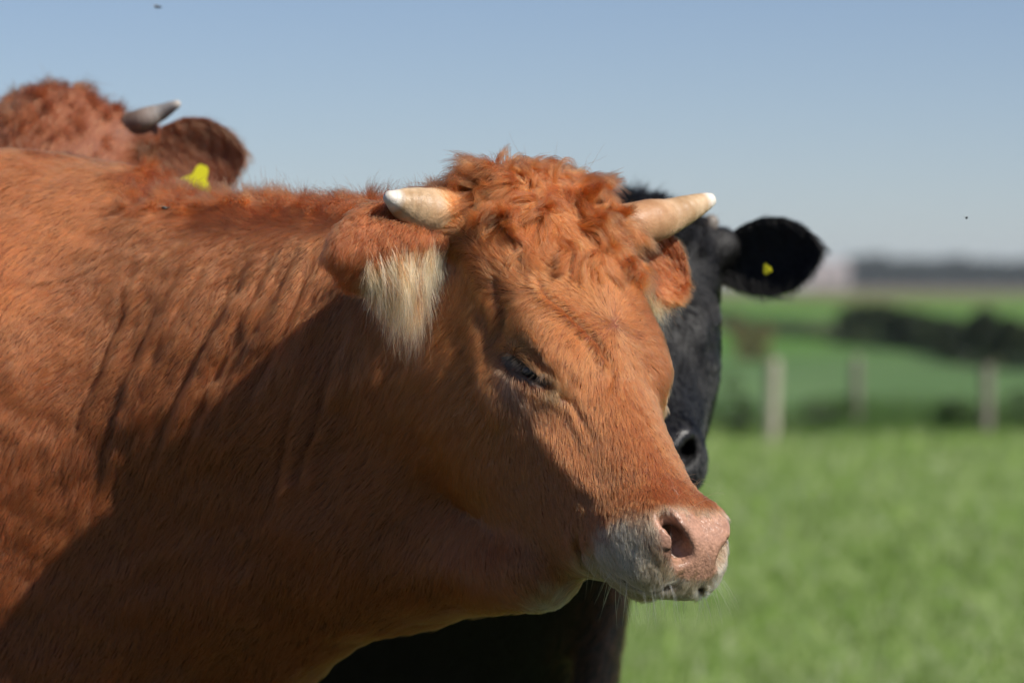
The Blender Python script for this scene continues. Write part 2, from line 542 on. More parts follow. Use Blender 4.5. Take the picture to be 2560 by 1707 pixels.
def locks(guides, m, r0, r1, frizz, colour, seed=0, lenvar=.25, wave=.0):
    """m hairs round every guide"""
    n, K, _ = guides.shape; r = np.random.default_rng(seed)
    G = np.repeat(guides, m, 0); N_ = len(G); s = np.linspace(0, 1, K)[None, :, None]
    off = r.normal(size=(N_, 1, 3)); off = off / np.linalg.norm(off, axis=2, keepdims=True) * r.uniform(0, 1, (N_, 1, 1)) ** .5
    rad = r0 * (1 - s) + r1 * s
    G = G + off * rad
    fz = r.normal(size=(N_, 1, 3)) * frizz * s ** 1.3
    ph = r.uniform(0, 6.28, (N_, 1, 3))
    G = G + fz + np.sin(s * 6.28 * r.uniform(.8, 2.2, (N_, 1, 3)) + ph) * wave * s
    # length variation
    lv = 1 - lenvar * r.uniform(0, 1, (N_, 1)) ** 1.5
    t = np.linspace(0, 1, K)[None] * lv * (K - 1); i = np.clip(np.floor(t).astype(int), 0, K - 2); f = (t - i)[..., None]
    a = np.take_along_axis(G, i[..., None], 1); b = np.take_along_axis(G, (i + 1)[..., None], 1)
    G = a * (1 - f) + b * f
    tone = np.repeat(r.normal(size=n) * .24, m) + r.normal(size=N_) * .15
    cols = np.repeat(colour, m, 0) * np.exp(tone)[:, None]
    return G, np.clip(cols, 0, .95)

# ------------------------------------------------------------------ materials
def hair_mat(name, rough=.42, radial=.55):
    m, nt, bs, out = new_mat(name)
    nt.nodes.remove(bs)
    at = N(nt, 'ShaderNodeAttribute', attribute_name='col')
    h = nt.nodes.new('ShaderNodeBsdfHairPrincipled')
    h.model = 'CHIANG'; h.parametrization = 'COLOR'
    h.inputs['Roughness'].default_value = rough
    h.inputs['Radial Roughness'].default_value = radial
    h.inputs['Random Roughness'].default_value = .2
    nt.links.new(at.outputs['Color'], h.inputs['Color'])
    nt.links.new(h.outputs[0], out.inputs['Surface'])
    return m

def skin_mat(name, rough=.6, bump=.3, scale=260, spec=.4, sss=0.0):
    m, nt, bs, out = new_mat(name)
    at = N(nt, 'ShaderNodeAttribute', attribute_name='col')
    tc = N(nt, 'ShaderNodeTexCoord')
    no = N(nt, 'ShaderNodeTexNoise', Scale=scale, Detail=4.0)
    nt.links.new(tc.outputs['Object'], no.inputs['Vector'])
    mx = N(nt, 'ShaderNodeMix', data_type='RGBA', blend_type='MULTIPLY')
    mx.inputs[0].default_value = .5
    nt.links.new(at.outputs['Color'], mx.inputs[6])
    cr = N(nt, 'ShaderNodeValToRGB')
    cr.color_ramp.elements[0].color = (.45, .45, .45, 1); cr.color_ramp.elements[0].position = .3
    cr.color_ramp.elements[1].color = (1.25, 1.25, 1.25, 1); cr.color_ramp.elements[1].position = .7
    nt.links.new(no.outputs['Fac'], cr.inputs[0]); nt.links.new(cr.outputs[0], mx.inputs[7])
    nt.links.new(mx.outputs[2], bs.inputs['Base Color'])
    ra = N(nt, 'ShaderNodeAttribute', attribute_name='wet')
    vo = N(nt, 'ShaderNodeTexVoronoi', Scale=420.0); nt.links.new(tc.outputs['Object'], vo.inputs['Vector'])
    vm = N(nt, 'ShaderNodeMath', operation='MULTIPLY'); nt.links.new(vo.outputs['Distance'], vm.inputs[0]); nt.links.new(ra.outputs['Fac'], vm.inputs[1])
    va = N(nt, 'ShaderNodeMath', operation='MULTIPLY_ADD'); nt.links.new(vm.outputs[0], va.inputs[0]); va.inputs[1].default_value = -.4; nt.links.new(no.outputs['Fac'], va.inputs[2])
    bp = N(nt, 'ShaderNodeBump', Strength=bump * 2, Distance=.0015)
    nt.links.new(va.outputs[0], bp.inputs['Height']); nt.links.new(bp.outputs[0], bs.inputs['Normal'])
    rm = N(nt, 'ShaderNodeMapRange'); rm.inputs[3].default_value = rough; rm.inputs[4].default_value = .30
    nt.links.new(ra.outputs['Fac'], rm.inputs[0]); nt.links.new(rm.outputs[0], bs.inputs['Roughness'])
    bs.inputs['Specular IOR Level'].default_value = spec
    return m

M_hair = hair_mat('cattle_hair')
M_pale = hair_mat('pale_hair', .35, .6)
M_black = hair_mat('black_hair', .22, .35)
for n_ in M_black.node_tree.nodes:
    if n_.type == 'BSDF_HAIR_PRINCIPLED': n_.inputs['IOR'].default_value = 1.38
M_skin = skin_mat('cattle_skin')

RUST = np.array([.345, .073, .018]); CREAM = np.array([.68, .40, .18]); DARK = np.array([.005, .0045, .0045])

def bell(q, c, r):
    return np.exp(-(((q - np.array(c)) / np.array(r)) ** 2).sum(1))

def head_colours(p, hf, base, style):
    """coat colour at points p; style 'rust' or 'black'"""
    q = (p - hf[0]) @ hf[1]; q = np.concatenate([np.abs(q[:, :1]), q[:, 1:]], 1)
    c = np.repeat(base[None], len(p), 0).astype(float)
    if style == 'black': return c
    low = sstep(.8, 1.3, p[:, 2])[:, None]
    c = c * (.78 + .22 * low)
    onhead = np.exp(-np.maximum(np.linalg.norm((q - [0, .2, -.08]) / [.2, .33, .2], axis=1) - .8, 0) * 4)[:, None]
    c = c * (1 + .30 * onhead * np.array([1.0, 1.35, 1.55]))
    near = sstep(.30, .24, np.linalg.norm(q - [0, .36, -.08], axis=1))
    # ring round the muzzle
    mz = near * sstep(.388, .420, q[:, 1] + .12 * (-.055 - q[:, 2]) + .005 * noise3(p, 60, 9)) * sstep(.55, .5, q[:, 1])
    side = sstep(-.028, -.055, q[:, 2])
    top = .55 * sstep(.400, .416, q[:, 1])
    k = (mz * np.maximum(side, top))[:, None]
    c = c * (1 - k) + np.array([.72, .50, .29]) * (1 + .22 * noise3(p, 45, 19))[:, None] * k
    jw = (near * sstep(-.105, -.125, q[:, 2]) * sstep(.36, .42, q[:, 1]))[:, None] * .5
    c = c * (1 - jw) + CREAM * .55 * jw
    ey = np.clip(bell(q, (.092, .192, -.054), (.02, .028, .010)) * .40 + bell(q, (.080, .246, -.046), (.016, .016, .013)) * .55, 0, 1)[:, None]
    c = c * (1 - ey) + np.array([.38, .24, .10]) * ey
    gr = (bell(q, (.09, .215, -.080), (.03, .030, .010)) * .5)[:, None]
    c = c * (1 - gr) + np.array([.24, .18, .12]) * gr
    return c

def bare(p, hf):
    """1 on the hairless skin: nose pad, nostrils, eyelids"""
    q = (p - hf[0]) @ hf[1]; q = np.concatenate([np.abs(q[:, :1]), q[:, 1:]], 1)
    nose = sstep(.414, .420, q[:, 1] + .004 * noise3(p, 80, 91)) * sstep(0, .005, q[:, 2] + .055 - .85 * np.maximum(q[:, 0] - .022, 0)) * sstep(.060, .055, q[:, 0])
    nost = sstep(.024, .018, np.linalg.norm((q - [.031, .438, -.028]) * [1, .8, 1], axis=1))
    eye = sstep(1.1, .9, np.linalg.norm((q - [.091, .209, -.063]) @ np.array([[1 / .02, 0, 0], [0, .886 / .036, .464 / .010], [0, .464 / .036, -.886 / .010]]), axis=1))
    return np.clip(np.maximum(nose, nost), 0, 1), eye

def head_flow(hf, whorl=(0, .185, 0)):
    R = hf[1]
    def fl(p, nn):
        q = (p - hf[0]) @ R
        d = q - np.array(whorl)
        d2 = d.copy(); d2[:, 2] *= .35
        rad = nrm(d2)
        near = np.exp(-(np.linalg.norm(d[:, :2], axis=1) / .075) ** 2)[:, None]
        down = np.stack([np.sign(q[:, 0]) * (.25 + 1.2 * np.abs(q[:, 0])), .35 + 1.0 * sstep(.10, .30, q[:, 1]), -.35 * np.ones(len(q))], 1)
        # cheeks sweep back and down
        ck = (sstep(-.075, -.13, q[:, 2]) * sstep(.34, .20, q[:, 1]))[:, None]
        down = down * (1 - ck) + np.array([0, .25, -1.0]) * ck
        up = np.stack([q[:, 0] * 4, -1.0 * np.ones(len(q)), np.zeros(len(q))], 1)
        hi = (sstep(.16, .10, q[:, 1]) * sstep(-.06, -.03, q[:, 2]))[:, None]
        v = down * (1 - hi) + up * hi
        v = v * (1 - near) + rad * near * 1.1
        # eye: fan round the socket
        for sg in (1, -1):
            e = q - np.array([.09 * sg, .20, -.066]); e[:, 0] *= .3
            w = np.exp(-(np.linalg.norm(e, axis=1) / .035) ** 2)[:, None]
            v = v * (1 - .7 * w) + nrm(e + [0, .012, 0]) * .7 * w
        return v @ R.T
    return fl

def horn_mat(name, light, dark, tipc, ring=.35):
    m, nt, bs, out = new_mat(name)
    at = N(nt, 'ShaderNodeAttribute', attribute_name='along')
    tc = N(nt, 'ShaderNodeTexCoord')
    n1 = N(nt, 'ShaderNodeTexNoise', Scale=28.0, Detail=5.0, Distortion=.6)
    n2 = N(nt, 'ShaderNodeTexNoise', Scale=300.0, Detail=3.0)
    nt.links.new(tc.outputs['Object'], n1.inputs['Vector']); nt.links.new(tc.outputs['Object'], n2.inputs['Vector'])
    r1 = N(nt, 'ShaderNodeValToRGB'); e = r1.color_ramp.elements
    e[0].color = (*dark, 1); e[0].position = .28; e[1].color = (*light, 1); e[1].position = .62
    nt.links.new(n1.outputs['Fac'], r1.inputs[0])
    # warm foot, clear tip
    r2 = N(nt, 'ShaderNodeValToRGB'); e = r2.color_ramp.elements
    e[0].color = (.72, .48, .34, 1); e[0].position = .22; e[1].color = (1, 1, 1, 1); e[1].position = .7
    nt.links.new(at.outputs['Fac'], r2.inputs[0])
    mx = N(nt, 'ShaderNodeMix', data_type='RGBA', blend_type='MULTIPLY'); mx.inputs[0].default_value = .8
    nt.links.new(r1.outputs[0], mx.inputs[6]); nt.links.new(r2.outputs[0], mx.inputs[7])
    m2 = N(nt, 'ShaderNodeMix', data_type='RGBA')
    r3 = N(nt, 'ShaderNodeMapRange'); r3.inputs[1].default_value = .88; r3.inputs[2].default_value = .97
    nt.links.new(at.outputs['Fac'], r3.inputs[0]); nt.links.new(r3.outputs[0], m2.inputs[0])
    nt.links.new(mx.outputs[2], m2.inputs[6]); m2.inputs[7].default_value = (*tipc, 1)
    # hairline cracks
    w = N(nt, 'ShaderNodeTexVoronoi', Scale=130.0, feature='DISTANCE_TO_EDGE')
    wn_ = N(nt, 'ShaderNodeTexNoise', Scale=90.0, Detail=2.0)
    mpv = N(nt, 'ShaderNodeMix', data_type='RGBA', blend_type='LINEAR_LIGHT'); mpv.inputs[0].default_value = .02
    nt.links.new(tc.outputs['Object'], wn_.inputs['Vector']); nt.links.new(tc.outputs['Object'], mpv.inputs[6]); nt.links.new(wn_.outputs['Color'], mpv.inputs[7])
    nt.links.new(mpv.outputs[2], w.inputs['Vector'])
    cr = N(nt, 'ShaderNodeMapRange'); cr.inputs[1].default_value = 0; cr.inputs[2].default_value = .035; cr.inputs[3].default_value = 1; cr.inputs[4].default_value = 0
    nt.links.new(w.outputs['Distance'], cr.inputs[0])
    pm = N(nt, 'ShaderNodeTexNoise', Scale=22.0); nt.links.new(tc.outputs['Object'], pm.inputs['Vector'])
    pr = N(nt, 'ShaderNodeMapRange'); pr.inputs[1].default_value = .44; pr.inputs[2].default_value = .62
    nt.links.new(pm.outputs['Fac'], pr.inputs[0])
    mu = N(nt, 'ShaderNodeMath', operation='MULTIPLY'); nt.links.new(cr.outputs[0], mu.inputs[0]); nt.links.new(pr.outputs[0], mu.inputs[1])
    m3 = N(nt, 'ShaderNodeMix', data_type='RGBA'); nt.links.new(mu.outputs[0], m3.inputs[0]); nt.links.new(m2.outputs[2], m3.inputs[6]); m3.inputs[7].default_value = (.14, .08, .035, 1)
    nt.links.new(m3.outputs[2], bs.inputs['Base Color'])
    bs.inputs['Roughness'].default_value = .5
    bs.inputs['Subsurface Weight'].default_value = .05; bs.inputs['Subsurface Radius'].default_value = (.012, .006, .003); bs.inputs['Subsurface Scale'].default_value = .5
    mul = N(nt, 'ShaderNodeMath', operation='MULTIPLY_ADD'); nt.links.new(n1.outputs['Fac'], mul.inputs[0]); mul.inputs[1].default_value = 9.0
    m9 = N(nt, 'ShaderNodeMath', operation='MULTIPLY'); nt.links.new(at.outputs['Fac'], m9.inputs[0]); m9.inputs[1].default_value = 75.0
    nt.links.new(m9.outputs[0], mul.inputs[2])
    si = N(nt, 'ShaderNodeMath', operation='SINE'); nt.links.new(mul.outputs[0], si.inputs[0])
    sc = N(nt, 'ShaderNodeMath', operation='MULTIPLY'); nt.links.new(si.outputs[0], sc.inputs[0]); sc.inputs[1].default_value = ring
    hs = N(nt, 'ShaderNodeMath', operation='ADD'); nt.links.new(sc.outputs[0], hs.inputs[0]); nt.links.new(n2.outputs['Fac'], hs.inputs[1])
    bp = N(nt, 'ShaderNodeBump', Strength=.5, Distance=.0012)
    nt.links.new(hs.outputs[0], bp.inputs['Height']); nt.links.new(bp.outputs[0], bs.inputs['Normal'])
    return m

M_horn = horn_mat('pale_horn', (.66, .47, .29), (.38, .22, .10), (.80, .72, .62))
M_ghorn = horn_mat('grey_horn', (.36, .33, .31), (.20, .18, .165), (.45, .41, .37), .05)
M_tag, nt, bs, _ = new_mat('yellow_plastic'); bs.inputs['Base Color'].default_value = (.80, .74, .02, 1); bs.inputs['Roughness'].default_value = .4
M_eye, nt, bs, _ = new_mat('eyeball'); bs.inputs['Base Color'].default_value = (.012, .007, .005, 1); bs.inputs['Roughness'].default_value = .3
M_hoof, nt, bs, _ = new_mat('hoof_horn'); bs.inputs['Base Color'].default_value = (.06, .045, .035, 1); bs.inputs['Roughness'].default_value = .5

def sphere_mesh(c, r, seg=20):
    V, Fc = [], []
    for i in range(seg // 2 + 1):
        a = math.pi * i / (seg // 2)
        for j in range(seg):
            b = 2 * math.pi * j / seg
            V.append(np.array(c) + np.array(r) * np.array([math.sin(a) * math.cos(b), math.sin(a) * math.sin(b), math.cos(a)]))
    for i in range(seg // 2):
        for j in range(seg):
            Fc.append((i * seg + j, i * seg + (j + 1) % seg, (i + 1) * seg + (j + 1) % seg, (i + 1) * seg + j))
    return mesh_from(V, Fc)

def tag_mesh(c, A, B, sc=1.0):
    """a moulded ear tag: round boss and a wide plate below it, extruded"""
    A = nrm(A); B = nrm(B); Nn = np.cross(A, B)
    o = [(-.010, .016), (-.006, .022), (.006, .022), (.010, .016), (.012, .002), (.022, -.006), (.028, -.014), (.028, -.045), (.024, -.050), (-.024, -.050), (-.028, -.045), (-.028, -.014), (-.022, -.006), (-.012, .002)]
    o = np.array(o) * sc
    V = [c + A * x + B * y + Nn * .0012 for x, y in o] + [c + A * x + B * y - Nn * .0012 for x, y in o]
    n = len(o)
    return mesh_from(V, [tuple(range(n)), tuple(range(2 * n - 1, n - 1, -1))] + [(i, n + i, n + (i + 1) % n, (i + 1) % n) for i in range(n)], False)

def hooves(root, bf):
    for y, x in ((.15, .03), (-.15, .03), (.17, -1.54), (-.17, -1.54)):
        V, Fc = [], []
        for side in (-1, 1):
            b0 = len(V)
            for z, r, sh in ((.09 - bf[0][2], .024, 0), (.05 - bf[0][2], .031, .006), (-bf[0][2], .038, .016)):
                for j in range(12):
                    a = 2 * math.pi * j / 12
                    V.append(bf[0] + bf[1] @ np.array([y + side * .023 + r * .62 * math.sin(a), x + sh + r * 1.15 * math.cos(a), z]))
            for i in range(2):
                for j in range(12): Fc.append((b0 + i * 12 + j, b0 + i * 12 + (j + 1) % 12, b0 + i * 12 + 12 + (j + 1) % 12, b0 + i * 12 + 12 + j))
            Fc.append(tuple(b0 + j for j in range(12))); Fc.append(tuple(b0 + 24 + j for j in range(11, -1, -1)))
        link('hoof', mesh_from(V, Fc), root, M_hoof)

def tail(root, bf, base, seed):
    W = lambda q: bf[0] + bf[1] @ np.array(q, float)
    me = horn_mesh([W(q) for q in ((0, -1.60, 1.24), (0, -1.72, 1.18), (0, -1.76, 1.0), (.01, -1.77, .8), (.01, -1.77, .62))], [.045, .032, .024, .018, .012], 12)
    set_col(me, base * .8)
    link('tail', me, root, M_skin)
    r = np.random.default_rng(seed); n = 40
    g = grow(W((.01, -1.77, .66)) + r.normal(size=(n, 3)) * .012, np.array([[0, 0, -1.0]]) + r.normal(size=(n, 3)) * .15, np.full(n, .32), 8, grav=.4, curl=.25, seed=seed)
    p_, c_ = locks(g, 25, .010, .003, .010, np.repeat(base[None] * .5, n, 0), seed)
    hair_object('tail_switch', p_, taper(8, .0005), c_, M_hair, root)

CAMP = np.array([0, 0, CAM_H])
def facing(V, Nv, back=.06):
    v = nrm(CAMP - V); return np.clip((Nv * v).sum(1) * 3 + .9, back, 1)

def bary(V, Q, n, w): 
    T, bc = tri_area_sample(V, Q, n, w); return T, bc

# ================================================================== the near cow
T0 = np.array([0.0])
hf = head_frame(P(1378, 462, 4.03), (.350, -.505, -.755), (.68, .73, .0))
bf = body_frame(-.605, 4.42, 0.0)
F1 = Field()
body_shape(F1, bf, hf, neck_near)
head_shape(F1, hf)
fine = .0068 if FUR else .009
xs = axis_grid(-2.6, .42, -.60, .36, fine, .035)
ys = axis_grid(3.6, 4.85, 3.68, 4.30, fine, .035)
zs = axis_grid(-.02, 1.52, .80, 1.50, fine, .035)
V1, Q1 = surface(F1, xs, ys, zs)
N1 = vnormals(V1, Q1)
def on_cow(px, py, off=.0):
    o_ = CAMP; d = nrm(P(px, py, 4.0) - CAMP); t = 3.4
    for _ in range(120): t += min(float(F1.at((o_ + d * t)[None])[0]) * .6, .01)
    return o_ + d * (t - off)
CREASES = [([(1352, 700), (1378, 748), (1440, 800), (1495, 858), (1530, 915), (1520, 965)], .0045, .0028),
           ([(1372, 948), (1418, 990), (1455, 1040), (1480, 1100)], .0024, .0032),
           ([(1285, 838), (1345, 862), (1405, 905), (1440, 960)], .0012, .0022),
           ([(1180, 760), (1200, 860), (1215, 960), (1260, 1060)], -.0050, .0120),
           ([(1330, 1060), (1390, 1130), (1450, 1200), (1500, 1250)], -.0040, .0100),
           ([(1440, 1330), (1452, 1390), (1478, 1435)], .0045, .0040),
           ([(1240, 700), (1262, 780), (1250, 850)], .0030, .0060)]
def crease_depth(V):
    out = np.zeros(len(V))
    m = (V[:, 1] < 4.15) & (V[:, 0] > -.15) & (V[:, 2] > .9); q = V[m] + np.stack([noise3(V[m], 20, 5 + i) for i in range(3)], 1) * .0015
    for px_, dep, wd in CREASES:
        w = np.array([on_cow(a, b) for a, b in px_]); best = np.full(len(q), 9.0); tt = np.zeros(len(q))
        for j in range(len(w) - 1):
            ab = w[j + 1] - w[j]; ap = q - w[j]; t = np.clip(ap @ ab / (ab @ ab), 0, 1); d = np.linalg.norm(ap - t[:, None] * ab, axis=1)
            u = d < best; best = np.where(u, d, best); tt = np.where(u, (j + t) / (len(w) - 1), tt)
        out[m] += (-dep * np.exp(-(best / wd) ** 2) + max(dep, 0) * .45 * np.exp(-((best - 2.6 * wd) / (1.6 * wd)) ** 2)) * np.clip(np.sin(tt * np.pi), 0, 1) ** .5
    return out
fd = fold_depth(V1, 4.35) * .64 + crease_depth(V1)
relief = noise3(V1, 4.5, 21) * .0030 + noise3(V1, 13, 22) * .0010
hq = (V1 - hf[0]) @ hf[1]
onneck = sstep(.0, -.06, V1[:, 0] + .02)
V1 = V1 + N1 * (fd + relief * onneck)[:, None]
N1 = vnormals(V1, Q1)
cow = empty('brown_cow', (float(bf[0][0]), float(bf[0][1]), 0), 'ginger brown horned bullock in front with curly poll, eyes half closed, pale muzzle turned right', 'cow')
me = mesh_from(V1, Q1)
cols = head_colours(V1, hf, RUST, 'rust') * (.64 - .22 * sstep(-.85, -.62, V1[:, 0]) * sstep(.60, .75, V1[:, 2]))[:, None]  # skin darkened under the dense coat, painted shade for gaps between hairs
bn, be = bare(V1, hf)
pink = np.array([.48, .26, .175]) * (1 + .12 * noise3(V1, 90, 31))[:, None]
q = (V1 - hf[0]) @ hf[1]; qa = np.abs(q[:, 0])
dirt = (sstep(-.2, .5, noise3(V1, 150, 33)) * sstep(-.036, -.052, q[:, 2]))[:, None]
pink = pink * (1 - dirt * .8) + np.array([.09, .07, .02]) * dirt * .8
inn = sstep(.019, .010, np.linalg.norm((np.stack([qa, q[:, 1], q[:, 2]], 1) - [.031, .440, -.033]) * [1, .7, 1], axis=1))[:, None]
cols = cols * (1 - bn[:, None]) + pink * bn[:, None]
inn = np.clip(inn * 1.25, 0, 1); cols = cols * (1 - inn * .8) + np.array([.02, .006, .004]) * inn * .8
lid = np.array([.085, .06, .048]); cols = cols * (1 - be[:, None]) + lid * be[:, None]
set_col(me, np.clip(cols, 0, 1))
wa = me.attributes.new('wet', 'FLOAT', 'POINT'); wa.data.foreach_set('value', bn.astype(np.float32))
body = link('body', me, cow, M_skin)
H = lambda q: hf[0] + hf[1] @ np.array(q, float)
for sg in (-1, 1):
    link('eye', sphere_mesh(H((.0725 * sg, .208, -.064)), (.0185,) * 3), cow, M_eye)
# horns
hb, ht = H((-.105, .012, -.05)), P(962, 490, 3.93)
near_h = [hb, P(1120, 535, 3.985), P(1035, 520, 3.955), P(985, 500, 3.935)]
link('horn', horn_mesh([H((-.085, .016, -.052)), P(1150, 543, 3.99), P(1085, 533, 3.965), P(1020, 514, 3.945), P(978, 496, 3.93)], [.027, .0275, .0255, .0195, .0085]), cow, M_horn)
link('horn', horn_mesh([H((.085, .016, -.052)), P(1610, 556, 4.145), P(1665, 545, 4.17), P(1725, 520, 4.19), P(1770, 502, 4.205)], [.025, .0245, .0205, .0150, .0090]), cow, M_horn)

def fur_ear(root, base, A, Wd, Ln, wid, cup, inner, outer, nh, fringe=True, seed=0, fl=.085, mat=None, tag=None, bend=0.0):
    """an ear: shell, short coat and, along its rims, long hanging hair"""
    V, Q, s, v = ear_surface(base, A, Wd, Ln, wid, cup, bend)
    Nv = vnormals(V, Q)
    me = mesh_from(V, Q)
    k = sstep(.15, .75, v)[:, None] if fringe else 0 * v[:, None]
    cols = outer * (1 - k) + inner * k
    set_col(me, cols * .8)
    ear = link('ear', me, root, M_skin)
    if not FUR: return ear
    Au = nrm(A)
    def fl_(p, n): return np.repeat((Au * .55 + np.array([0, 0, -.75]))[None], len(p), 0)
    from_v = {}
    def colr(p, n):
        w = (p - base) @ nrm(np.asarray(Wd, float) - Au * np.dot(Wd, Au)) / wid
        k = sstep(.05, .7, w + .12 * noise3(p, 25, seed))[:, None] if fringe else np.zeros((len(p), 1))
        k = k * sstep(.80, .55, ((p - base) @ Au) / Ln)[:, None]
        return outer * (1 - k) + inner * k
    pts, c = coat(V, Q, Nv, int(nh * FURK), fl_, lambda p: .020 + .005 * noise3(p, 20, seed), lambda V, N_: np.ones(len(V)), colr, r=.0002, lift=.55, jit=.4, clump=.5, cell=.009, seed=seed)
    hair_object('ear_coat', pts, taper(pts.shape[1], .0002), c, mat or M_hair, root)
    return ear, V, Q, Nv, s, v

NEAR_EAR = dict(base=P(1112, 592, 3.97), A=np.array([-.93, -.28, -.16]), Wd=np.array([-.05, -.10, -1.0]))
FAR_EAR = dict(base=P(1592, 625, 4.15), A=np.array([.60, .55, -.30]), Wd=np.array([.2, -.1, -1.0]))
e1 = fur_ear(cow, NEAR_EAR['base'], NEAR_EAR['A'], NEAR_EAR['Wd'], .128, .047, .022, CREAM, RUST * .85, 14000, True, 5)
e2 = fur_ear(cow, FAR_EAR['base'], FAR_EAR['A'], FAR_EAR['Wd'], .085, .042, .020, RUST * .95, RUST * .8, 7000, True, 6)

hooves(cow, bf)
tail(cow, bf, RUST, 77)

if FUR:
    hflow = head_flow(hf)
    R1 = hf[1]
    def hq_(p): return (p - hf[0]) @ R1
    def headmask(p):
        q = hq_(p)
        return sstep(1.25, .85, np.linalg.norm((q - [0, .20, -.09]) / [.17, .30, .20], axis=1))
    def flow1(p, nn):
        k = headmask(p)[:, None]
        b = np.stack([-.42 + .25 * noise3(p, 3, 61), -.1 + 0 * p[:, 0], -.85 + .2 * noise3(p, 3, 62)], 1)
        # withers: hair runs back over the top, whorls on the shoulder
        sh = sstep(-.30, -.48, p[:, 0])[:, None]
        b2 = np.stack([-.6 + .3 * noise3(p, 5, 63), .1 * noise3(p, 5, 64), -.75 + .35 * noise3(p, 5, 65)], 1)
        b = b * (1 - sh * .5) + b2 * sh * .5
        cr = sstep(1.285, 1.325, p[:, 2])[:, None] * sstep(-.42, -.30, p[:, 0])[:, None]
        b = b * (1 - cr) + np.array([-.35, .0, .7]) * cr
        th = sstep(1.0, .92, p[:, 2])[:, None] * (1 - k)
        b = b * (1 - th) + np.array([-.35, .0, -.75]) * th
        return nrm(b) * (1 - k) + nrm(hflow(p, nn)) * k
    def len1(p):
        q = hq_(p); k = headmask(p)
        L = .020 + .004 * noise3(p, 9, 66)
        L = L + .016 * sstep(1.29, 1.33, p[:, 2]) * sstep(-.42, -.3, p[:, 0])
        h = .0125 - .0045 * sstep(.25, .42, q[:, 1]) + .007 * sstep(.17, .09, q[:, 1]) * sstep(-.08, -.04, q[:, 2])
        h = h + .006 * sstep(-.10, -.14, q[:, 2]) * sstep(.30, .2, q[:, 1]) + .007 * bell(np.concatenate([np.abs(q[:, :1]), q[:, 1:]], 1), (.08, .19, -.035), (.03, .04, .02))
        h = h + .004 * sstep(-.085, -.11, q[:, 2]) * sstep(.36, .40, q[:, 1])
        return L * (1 - k) + h * k
    def col1(p, nn):
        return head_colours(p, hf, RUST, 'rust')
    def w1(V, Nv):
        b_, e_ = bare(V, hf)
        k = headmask(V)
        return facing(V, Nv) * (1 - b_) * (1 - e_) * (.9 + 1.1 * k) * (.06 + .94 * sstep(-.85, -.64, V[:, 0])) * (.06 + .94 * sstep(.60, .75, V[:, 2])) + 1e-5
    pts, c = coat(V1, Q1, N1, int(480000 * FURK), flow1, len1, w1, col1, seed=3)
    thick = np.where(rng.uniform(size=(len(pts), 1)) < .18, .00026, .00014)
    hair_object('coat', pts, taper(pts.shape[1], 1.0)[None] * thick, c, M_hair, cow)

    # ---- forelock and curls on the poll
    def top_roots(n, wfn, seed):
        T, bc = tri_area_sample(V1, Q1, n, wfn(hq_(V1)) + 1e-9)
        return (V1[T] * bc[..., None]).sum(1), nrm((N1[T] * bc[..., None]).sum(1))
    r = np.random.default_rng(11)
    L_, Nn_, U_ = R1[:, 0], R1[:, 1], R1[:, 2]
    # curly mass on the forehead
    p, nn = top_roots(1500, lambda q: sstep(.135, .10, q[:, 1] + np.abs(q[:, 0]) * .35) * sstep(-.11, -.05, q[:, 2]) * (np.abs(q[:, 0]) < .082) * (q[:, 1] > -.03), 1)
    q = hq_(p)
    d = nn * .22 + Nn_ * (.75 * sstep(.0, .06, q[:, 1]))[:, None] + L_ * (q[:, 0] * 4 + .8 * noise3(p, 9, 92))[:, None] + np.stack([noise3(p, 13, 93), noise3(p, 13, 94), noise3(p, 13, 95)], 1) * .35 + r.normal(size=p.shape) * .14
    ln = r.uniform(.030, .056, len(p)) * (1 - .35 * sstep(.07, .13, q[:, 1]))
    g = grow(p, d, ln, 14, grav=.30, curl=.22, freq=.6, wander=.45, F=F1, clear=.003, seed=21)
    pp_, cc_ = locks(g, int(44 * FURK), .0040, .0012, .0028, head_colours(p, hf, RUST * .80, 'rust'), 31, .35, .0012)
    hair_object('forelock', pp_, taper(14, .0002), cc_, M_hair, cow)
    # longer swept locks over the crown, parted outward
    p, nn = top_roots(1000, lambda q: sstep(.055, .02, q[:, 1]) * (np.abs(q[:, 0]) < .075) * sstep(-.10, -.05, q[:, 2]), 2)
    q = hq_(p)
    d = nn * .14 + L_ * (np.sign(q[:, 0] - .0) * .9 + q[:, 0] * 3)[:, None] + np.stack([noise3(p, 12, 96), noise3(p, 12, 97), noise3(p, 12, 98)], 1) * .30 + r.normal(size=p.shape) * .12
    pull = L_ * (np.sign(q[:, 0]) * .8)[:, None] + nn * .05
    g = grow(p, d, r.uniform(.045, .080, len(p)), 14, grav=.32, curl=.30, freq=.8, wander=.35, F=F1, clear=.004, pull=pull, seed=22)
    pp_, cc_ = locks(g, int(42 * FURK), .0040, .0010, .0035, head_colours(p, hf, RUST * .80, 'rust'), 32, .35, .0015)
    hair_object('crown_hair', pp_, taper(14, .0002), cc_, M_hair, cow)
    # stray hairs standing off the crown
    p, nn = top_roots(80, lambda q: sstep(.07, .0, q[:, 1]) * (np.abs(q[:, 0]) < .09) * sstep(-.09, -.04, q[:, 2]), 3)
    g = grow(p, nn * .7 + L_ * (np.sign(hq_(p)[:, 0]) * .5)[:, None] + r.normal(size=p.shape) * .35, r.uniform(.03, .065, len(p)), 10, grav=.2, curl=.2, freq=.6, wander=.3, seed=27)
    hair_object('stray_hair', g, taper(10, .00014, .3), np.repeat(RUST[None] * .8, len(g), 0), M_hair, cow)
    # crest of the neck
    mz = lambda V: 0
    wv = sstep(.88, .97, N1[:, 2]) * (V1[:, 0] > -.42) * (V1[:, 0] < .0) * (V1[:, 2] > 1.25)
    T, bc = tri_area_sample(V1, Q1, 520, wv + 1e-9)
